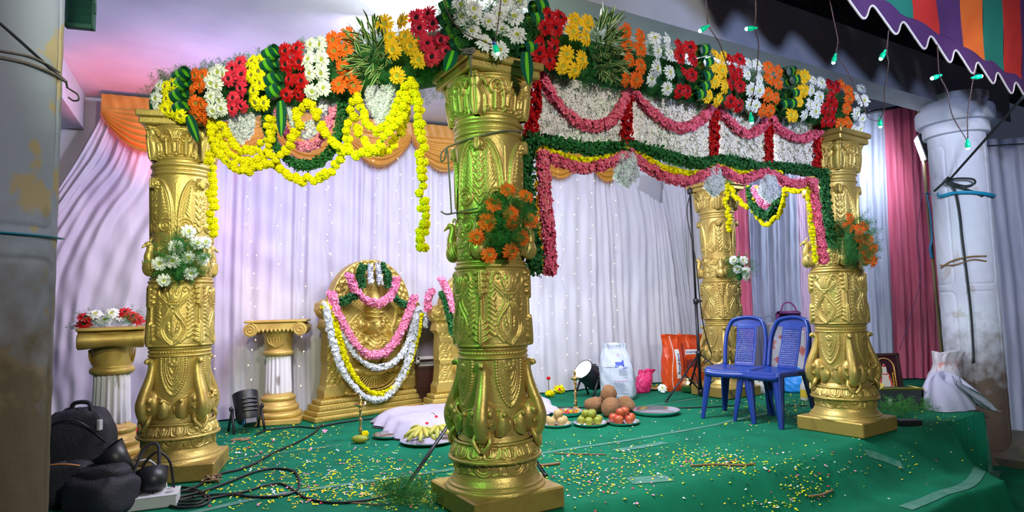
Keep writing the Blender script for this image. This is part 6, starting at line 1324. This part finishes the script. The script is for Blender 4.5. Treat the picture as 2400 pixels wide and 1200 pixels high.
tape2('broad dark tape along the lower step edge at the right', [(2122, 1192), (2200, 1160), (2280, 1128), (2335, 1104)], .08, -.25)
for lab, pts, r in (('long dry twig near the front edge of the carpet', [(1618, 1094), (1680, 1091), (1740, 1093), (1770, 1089)], .007), ('thin dry stalk lying right of the nearest pillar', [(1298, 1064), (1360, 1066), (1420, 1067)], .005), ('short broken twig on the sloping carpet front', [(1896, 1166), (1925, 1162), (1952, 1152)], .007), ('short twig above the long one near the carpet edge', [(1705, 1088), (1722, 1080), (1728, 1076)], .005), ('ragged brown stalk beside the nearest pillar plinth', [(1262, 1095), (1290, 1092), (1312, 1089)], .009), ('thin yellow stalk below the cable', [(808, 1180), (850, 1182), (890, 1185)], .004)):
    solo('dry_twig', MB().tube(cr([onc(x, y, r) for x, y in pts], 5), r, 6), TW, lab, 'twig', 'dry twigs on the carpet')
pc_ = FL(570, 1030); mb = MB()
for k in range(4): q = rng.uniform(-1, 1, (6, 2))*.07; mb.tube(cr([pc_+[a, b, .006] for a, b in q], 5), .005, 5)
solo('straw_rope', mb, TW, 'tangle of straw rope beside the unlit spotlight', 'rope')
mb = MB(); pc_ = FL(500, 1130)
for k in range(7): q = rng.normal(0, 1, (5, 3))*[.03, .03, .012]+[0, 0, .02]; mb.tube(cr(pc_+q, 5), .004, 5)
solo('straw_rope', mb, TW, 'brown knot of straw rope lying among the black cables', 'rope')
PB = [];
def petals(x, y, sx, sy, n, mix):
    for _ in range(n): PB.append((x+rng.normal(0, sx), y+rng.normal(0, sy), rng.choice(len(mix), p=np.array(mix)/sum(mix))))
Y_, W_, K_ = (9, .6, .4, .2, 1.2), (6, 1.8, .8, .4, 1), (4, 1.6, 1.6, .5, 1)
petals(650, 1040, 70, 22, 170, Y_); petals(760, 1120, 150, 30, 330, Y_); petals(900, 1150, 110, 22, 260, Y_); petals(640, 1160, 90, 18, 120, Y_); petals(1000, 1170, 40, 15, 130, Y_); petals(560, 1060, 30, 20, 60, W_); petals(880, 1080, 120, 30, 120, W_)
petals(1600, 1080, 170, 25, 330, W_); petals(1700, 1085, 80, 12, 150, Y_); petals(1400, 1120, 70, 20, 140, W_); petals(1480, 1060, 120, 20, 120, W_); petals(1860, 950, 70, 18, 230, Y_); petals(1750, 960, 60, 20, 110, Y_); petals(1880, 1150, 30, 22, 110, Y_); petals(1800, 1185, 40, 10, 60, W_); petals(2120, 1080, 80, 30, 30, W_); petals(2200, 985, 40, 14, 50, Y_); petals(1450, 1150, 90, 25, 70, K_); petals(1320, 1080, 40, 25, 80, W_); petals(1950, 1100, 110, 40, 60, K_); petals(700, 1010, 90, 10, 70, Y_); petals(1560, 1000, 140, 25, 50, K_); petals(930, 968, 60, 14, 14, (0, 0, 1, 1, 0))
pt = floret_tpl(1, 1, .42, .25, 4); pt2 = floret_tpl(2, 1, .36, .3, 7); mb = MB(); byc = {}
for x, y, c in PB:
    if y > 1230 or x < 440: continue
    p = onc(x, y, .004)
    if p[1] > 9 or p[2] < -.46: continue
    if 865 < x < 1060 and 950 < y < 985: p = p+Z*.09
    byc.setdefault(int(c), []).append(M4(zto(Z+rng.normal(0, .22, 3), rng.uniform(0, 6)), p, rng.uniform(.009, .018)*(1.2 if c else 1)))
for c, ms in byc.items(): h_ = len(ms)//3; mb.inst(pt, ms[h_:], c); mb.inst(pt2, ms[:h_], c)
solo('fallen_petals', mb, [YEL, WHT, PNK2, CRIM, YELO], 'yellow, white and pink petals scattered over the green carpet', 'petals', kind='stuff', smooth=False)
for k, (x, y) in enumerate(((760, 1014), (640, 1038), (612, 1065), (1830, 962), (1765, 992), (1920, 1115))):
    where = ('beside the black cable near the deity panel base', 'near the unlit spotlight', 'below the daisy pillar tape line', 'behind the blue chair legs', 'between the blue chair legs', 'on the sloping carpet front')[k]
    solo('pink_floret', MB().inst(T_PINK[k % 3], [M4(zto(Z+rng.normal(0, .4, 3)), onc(x, y, .006), .030)]), PNK2, 'fallen pink floret '+where, 'flower', 'fallen pink florets', smooth=False)
# ---------------------------------------------------------------- striped awning, hanging bulbs, floodlight, ropes
CANV = {k: mat('awning_'+k, c, .8, var=v, vs=4, bump=.12, bs=60) for k, c, v in (('orange', (.72, .14, .015), (.62, .10, .01)), ('green', (.008, .17, .11), (.006, .13, .09)), ('red', (.52, .022, .012), (.44, .015, .01)), ('purple', (.075, .022, .105), (.06, .018, .085)))}
TRIMW = mat('white_piping', (.66, .60, .56), .7)
# awning edge: near, above the photographer; edge line given by two pixels at chosen distances
ad = np.array([math.cos(math.radians(35.6)), math.sin(math.radians(35.6)), 0]); aw0 = FL(2060, 0, 2.80); L_ = 5.8
hv = unit((CAM-(aw0+ad*1.1))*[1, 1, 0]); up_ = unit(hv*.78+Z*.62)
t = thing('striped_awning', 'striped awning with a scalloped purple border hanging at the upper right', 'awning', aw0+ad*1.2-Z*.1)
for k in range(-2, 13):
    a, b = .06+.41*k, .06+.41*(k+1); c_ = ('green', 'red', 'purple', 'orange')[k % 4]
    S, V = np.meshgrid(np.linspace(a, b+.004, 8), np.linspace(0, 2.4, 30), indexing='ij'); S = S+.016*np.sin(V*8+k)*(V > .02)
    P = aw0+S[..., None]*ad+V[..., None]*up_+(.012*np.sin(S*14)+.02*np.sin(V*3))[..., None]*Z; part('stripe', MB().grid(P), CANV[c_], t, ws=True)
S = np.linspace(-.5, L_-.3, 500); ph_ = 2*PI*(S-.05)/.41; wv_ = np.sin(ph_-.55*np.sin(ph_)); low = -.112-.056*np.sign(wv_)*np.abs(wv_)**.85
def bd(s, v): return aw0+s[..., None]*ad+v[..., None]*Z+(.010*np.sin(s*11))[..., None]*hv
G = np.stack([bd(S, low*(1-k)+.03*k) for k in np.linspace(0, 1, 6)], 1); part('scalloped_border', MB().grid(G), CANV['purple'], t, ws=True); part('edge_piping', MB().tube(bd(S, low), .0075, 6), TRIMW, t, ws=True)
# strings of green bulbs
GLASSG = mat('green_bulb_glass', (.0, .45, .22), .25, emit=(.0, .55, .28), es=.5); BTIPG = mat('green_bulb_tip', (.5, 1, .8), .3, emit=(.25, 1.0, .60), es=14); WR = mat('twisted_wire', (.035, .05, .07), .5); WR2 = mat('copper_wire', (.22, .08, .06), .5); SOCK = mat('blue_socket', (.02, .08, .50), .4)
def twist(P, r=.0020):
    P = resamp(P, .006); T = frame(P); A = unit(np.array([1, .3, .2])); n1 = np.cross(T, A); n1 /= np.linalg.norm(n1, axis=1)[:, None]; n2 = np.cross(T, n1); a = np.arange(len(P))*1.1; o = np.cos(a)[:, None]*n1+np.sin(a)[:, None]*n2
    return MB().tube(P+o*r, r*.85, 4).tube(P-o*r, r*.85, 4, m=1)
def bulb_string(label, pts, bulbs):
    P = cr([AT(*q) for q in pts], 10); t = thing('bulb_string', label, 'string light', P[-1], 0, 'hanging green bulb strings'); part('twisted_wire', twist(P), [WR, WR2], t, ws=True)
    for x, y, d, dx, dy in bulbs:
        p = AT(x, y, d); a = unit(_R*dx-_U*dy); R = zto(a); b = part('bulb', MB().lathe([(.007, 0), (.0125, .008), (.013, .026), (.0105, .036)], 14).xf(M4(R, p-a*.02)), GLASSG, t, ws=True); part('lit_tip', MB().lathe([(.0105, .0355), (.009, .042), (.005, .046), (.0005, .047)], 14, capb=False).xf(M4(R, p-a*.02)), BTIPG, t, ws=True)
        bpy.context.view_layer.update(); part('socket', MB().lathe([(.0045, -.018), (.0065, -.012), (.0075, .002)], 10).xf(M4(R, p-a*.02)), SOCK if dx > .2 and x < 1200 else GLASSG, t, ws=True)
bulb_string('green bulb string running over the right header flowers', [(1655, -15, 3.2), (1657, 25, 3.2), (1661, 60, 3.2), (1690, 110, 3.25), (1715, 190, 3.3), (1745, 255, 3.35), (1762, 280, 3.35)], [(1648, 68, 3.2, -.8, .5), (1761, 280, 3.3, .1, 1)])
bulb_string('green bulb string hanging straight in front of the right header', [(1771, -15, 3.2), (1772, 30, 3.2), (1770, 68, 3.2), (1778, 110, 3.25), (1770, 190, 3.3), (1760, 250, 3.35)], [(1758, 67, 3.2, -1, .1)])
bulb_string('green bulb string trailing down to the right gold pillar', [(1942, -15, 3.6), (1955, 50, 3.6), (1964, 95, 3.6), (1961, 128, 3.6), (1985, 165, 3.7), (2020, 235, 3.8), (2035, 275, 3.8), (2060, 285, 3.8)], [(1955, 140, 3.6, -.25, 1), (2063, 290, 3.8, .1, 1)])
bulb_string('green bulb string hanging from the awning before the lit beam', [(2083, 70, 3.4), (2080, 100, 3.4), (2078, 125, 3.4), (2082, 150, 3.4), (2073, 210, 3.5), (2073, 250, 3.6), (2060, 285, 3.8)], [(2068, 131, 3.4, -.5, 1)])
bulb_string('green bulb string looping in front of the ringed column, with its lowest bulb', [(2196, 96, 4.55), (2198, 125, 3.7), (2202, 175, 3.4), (2220, 215, 3.4), (2232, 270, 3.45), (2262, 322, 3.5), (2268, 330, 3.5), (2268, 270, 3.45), (2278, 200, 3.4), (2288, 160, 3.4)], [(2192, 181, 3.4, -1, .35), (2292, 180, 3.4, .6, -.1), (2268, 340, 3.5, .05, 1)])
bulb_string('blue-socket green bulb string across the white daisies on the nearest pillar', [(1036, -20, 2.85), (1055, 40, 2.83), (1090, 78, 2.80), (1130, 95, 2.78), (1155, 103, 2.78), (1165, 70, 2.78), (1172, 20, 2.78), (1176, -20, 2.8)], [(1163, 116, 2.76, .35, 1)])
# bamboo pole with floodlight beside the ringed column
BAM = mat('bamboo', (.40, .30, .14), .5, var=(.28, .19, .09), vs=12, stretch=(1, 1, .15)); dP = 7.15
pl0, pl1 = AT(2150, 225, dP), AT(2212, 880, dP); pl1[2] = max(pl1[2], -.3); P = np.linspace(pl1, pl0, 60); rr_ = .017+.003*(np.arange(60) % 9 == 0); t = thing('bamboo_pole', 'thin bamboo pole tied beside the ringed white column', 'pole', pl1); part('cane', MB().tube(P, rr_, 10), BAM, t, ws=True)
bt = MB().tube(cr([AT(2168, 452, dP-.04), AT(2183, 455, dP-.05), AT(2196, 452, 6.1), *[(lambda q: q)(np.array([COL_R[0]+.262*math.cos(a), COL_R[1]+.262*math.sin(a), 1.955+.02*math.sin(a*2)])) for a in np.linspace(math.radians(195), math.radians(350), 7)]], 6), .016, 6, sy=.25); BLT = mat('blue_plastic_strip', (.01, .28, .48), .4, bump=.3, bs=30)
solo('plastic_strip', bt, BLT, 'blue plastic strip tying the bamboo pole to the ringed column', 'strip'); solo('plastic_strip', MB().tube(cr([AT(2172, 455, dP-.04), AT(2180, 500, dP-.04), AT(2184, 560, dP-.04), AT(2180, 580, dP-.04), AT(2184, 605, dP-.04)], 6), np.linspace(.012, .028, 25), 6, sy=.25), BLT, 'loose end of the blue strip hanging down the bamboo pole', 'strip')
FLOODW = mat('floodlight_panel', (1, 1, 1), .4, emit=(.80, .88, 1.0), es=230); FGL = mat('floodlight_glass_rim', (.25, .30, .38), .2)
fp = AT(2160, 348, dP-.02); fyaw = math.radians(205); t = thing('floodlight', 'lit white floodlight clamped to the bamboo pole', 'floodlight', fp-Z*.15, 0)
fd = unit([-.86, .38, -.22]); FR = np.stack([np.cross(fd, Z)/np.linalg.norm(np.cross(fd, Z)), fd, np.cross(np.cross(fd, Z), fd)/np.linalg.norm(np.cross(fd, Z))], 1); O = Z*.15
part('housing', MB().box((0, -.03, 0), (.23, .07, .30), .02).xf(M4(FR, O)), BLACK, t, False); part('rim', MB().box((0, .010, 0), (.235, .018, .305), .008).xf(M4(FR, O)), FGL, t, False); part('lit_panel', MB().box((0, .021, 0), (.185, .004, .255), .001).xf(M4(FR, O)), FLOODW, t, False)
part('bracket', MB().tube(cr([(-.12, -.02, 0), (-.12, -.08, -.02), (0, -.10, -.02), (.12, -.08, -.02), (.12, -.02, 0)], 6), .008, 6, sy=2).xf(M4(FR, O)), BLACKM, t)
mb = MB().tube(cr([fp-Z*.16, AT(2160, 450, dP-.03), AT(2150, 560, dP-.03), AT(2158, 650, dP-.03), AT(2128, 760, dP-.03), AT(2108, 820, dP+.3)], 8), .0035, 5); solo('thin_wire', mb, mat('thin_violet_wire', (.16, .10, .25), .5), 'thin wire trailing down the pink curtain from the floodlight', 'wire')
mb = MB().tube(cr([AT(2175, 410, dP-.03), AT(2185, 400, dP-.06), AT(2190, 412, dP-.06), AT(2180, 422, dP-.05), AT(2172, 412, dP-.03)], 6), .003, 5); solo('thin_wire', mb, mat('red_wire', (.45, .01, .01), .5), 'small loop of red wire under the floodlight', 'wire')
# black rope knotted on the ringed column
ROPE = mat('black_rope', (.020, .028, .030), .8, bump=.6, bs=150); cr_ = COL_R; rad = .247
def colpt(x, y, out=.0):
    d = ray(x, y); dx, dy = d[0], d[1]; ox, oy = -cr_[0], -cr_[1]; R_ = rad+out; A_q = dx*dx+dy*dy; Bq = 2*(ox*dx+oy*dy); Cq = ox*ox+oy*oy-R_*R_; D = Bq*Bq-4*A_q*Cq; k = (-Bq-math.sqrt(max(D, 0)))/(2*A_q); return CAM+d*k
kn = colpt(2222, 425, .01)
solo('black_rope', MB().tube(np.vstack([np.linspace(AT(2400, 225, 4.6), kn, 30)]), .010, 7), ROPE, 'taut black rope running from the knot on the ringed column to the upper right', 'rope')
mb = MB(); mb.tube(cr([colpt(2190, 448), colpt(2208, 432, .02), colpt(2222, 422, .03), colpt(2250, 418, .05), colpt(2280, 420, .05), colpt(2284, 430, .04), colpt(2262, 436, .04), colpt(2232, 428, .03), colpt(2222, 416, .03), colpt(2218, 428, .03), colpt(2240, 436, .02), colpt(2275, 447, .01), colpt(2304, 460, .0)], 7), .0095, 7)
solo('black_rope', mb, ROPE, 'bow knot of black rope tied round the ringed column', 'rope')
solo('black_rope', MB().tube(cr([colpt(2226, 428, .03), colpt(2240, 450, .01), colpt(2250, 500, .004), colpt(2256, 560, .004), colpt(2266, 640, .004), colpt(2275, 720, .004), colpt(2280, 790, .004), colpt(2283, 850, .004)], 8), .0095, 7), ROPE, 'black rope end hanging down the front of the ringed column', 'rope')
mb = MB(); mb.tube(cr([colpt(2205, 628), colpt(2230, 612, .003), colpt(2270, 602, .003), colpt(2312, 600)], 6), .008, 6); mb.tube(cr([colpt(2203, 622), colpt(2240, 620, .006), colpt(2280, 608, .006), colpt(2312, 612)], 6), .006, 6); solo('grey_rope', mb, TW, 'grey rope wound low round the ringed column', 'rope')
# grey strings on the nearest pillar
GSTR = mat('grey_jute_string', (.20, .17, .16), .9, bump=.5, bs=200); pr0 = PP[0]
def pilpt(x, y, R_):
    d = ray(x, y); ox, oy = CAM[0]-pr0[0], CAM[1]-pr0[1]; A_q = d[0]**2+d[1]**2; Bq = 2*(ox*d[0]+oy*d[1]); D = Bq*Bq-4*A_q*(ox*ox+oy*oy-R_*R_); k = (-Bq-math.sqrt(max(D, 0)))/(2*A_q); return CAM+d*k
solo('jute_string', MB().tube(cr([pilpt(1228, 310, .20), pilpt(1190, 306, .198), pilpt(1150, 312, .198), pilpt(1100, 325, .198), pilpt(1062, 340, .198), pilpt(1048, 346, .205), AT(1034, 360, 3.30), AT(1034, 378, 3.30), AT(1042, 372, 3.28), AT(1048, 350, 3.27), AT(1052, 400, 3.25), AT(1056, 460, 3.25), AT(1058, 500, 3.25)], 7), .0045, 6), GSTR, 'grey jute string tied round the neck of the nearest gold pillar', 'string')
solo('jute_string', MB().tube(cr([AT(1034, 496, 3.25), AT(1046, 502, 3.22), pilpt(1062, 500, .205), pilpt(1090, 494, .21), pilpt(1120, 488, .21)], 7), .0045, 6), GSTR, 'grey jute string end by the orange gerbera bunch', 'string')
mb = MB(); k0 = pilpt(1101, 122, .33)
for k in range(6): mb.tube(cr(k0+rng.normal(0, 1, (4, 3))*[.018, .008, .014], 5), .0045, 5)
mb.tube(cr([k0, pilpt(1103, 150, .31), pilpt(1104, 180, .26)], 5), .005, 5); solo('jute_string', mb, GSTR, 'frayed jute knot on the top corner of the nearest gold pillar', 'string')
# left column ties and wires
rl = .240
def lpt(x, y, out=.0):
    d = ray(x, y); ox, oy = CAM[0]-COL_L[0], CAM[1]-COL_L[1]; A_q = d[0]**2+d[1]**2; Bq = 2*(ox*d[0]+oy*d[1]); D = Bq*Bq-4*A_q*(ox*ox+oy*oy-(rl+out)**2); k = (-Bq-math.sqrt(max(D, 0)))/(2*A_q); return CAM+d*k
for lab, pts, r, mt in (('thin black wire slanting down across the flaking column', [(-40, 20), (30, 80), (80, 125), (130, 170), (152, 188), (158, 205)], .004, RUBBER), ('grey cord wound round the flaking column', [(-40, 128), (20, 138), (70, 150), (120, 170), (155, 192)], .006, GSTR), ('second grey cord higher on the flaking column', [(-40, 112), (20, 122), (70, 132), (110, 150), (140, 170)], .004, GSTR)):
    solo('column_cord', MB().tube(cr([lpt(*q, .002) for q in pts], 6), r, 6), mt, lab, 'cord')
solo('column_cord', MB().tube(cr([lpt(156, 205, .0), AT(168, 212, 2.30), AT(182, 222, 2.3), AT(184, 234, 2.3), AT(172, 236, 2.3), AT(160, 228, 2.3)], 7), .003, 6), RUBBER, 'loose black wire curl at the edge of the flaking column', 'cord')
q = cr([lpt(x, y, .003) for x, y in ((-60, 540), (20, 546), (80, 551), (120, 555), (144, 560))], 6); solo('plastic_strip', MB().tube(q, .016, 6, sy=.2), BLT, 'blue-green plastic strip tied round the flaking column', 'strip')
# dark green shutter beside the flaking column
GSH = mat('dark_green_paint', (.004, .055, .045), .5); sh = AT(190, 0, 2.9); t = thing('window_shutter', 'dark green slatted shutter at the top beside the flaking column', 'shutter', sh-Z*.14, math.radians(18)); t['kind'] = 'thing'
for sx in (-1, 1): part('stile', MB().box((sx*.052, 0, .20), (.014, .03, .40), .003), GSH, t, False)
part('rail', MB().box((0, 0, .012), (.11, .03, .024), .003), GSH, t, False); part('hinge', MB().box((.060, -.01, .10), (.010, .014, .05), .002), GSH, t, False)
for k in range(9): part('slat', MB().box((0, 0, .045+.038*k), (.095, .006, .036), .001, M=Rx(.6)), GSH, t, False)
# junk outside by the stage corner
p = FL(2385, 1090, -.53); t = thing('scrap_box', 'torn printed cardboard box lying outside by the stage corner', 'box', p, math.radians(35)); part('box_body', MB().box((0, 0, .12), (.42, .30, .16), .006, M=Ry(-.5)), mat('old_carton', (.16, .13, .09), .8, var=(.10, .10, .10), vs=9), t, False); part('red_edge', MB().box((-.02, -.155, .19), (.40, .01, .025), .002, M=Ry(-.5)), mat('red_print_edge', (.28, .03, .03), .6), t, False); part('loose_flap', MB().box((.12, -.1, .06), (.25, .2, .008), .002, M=Rx(.3)), mat('grey_card', (.20, .20, .19), .8), t, False)
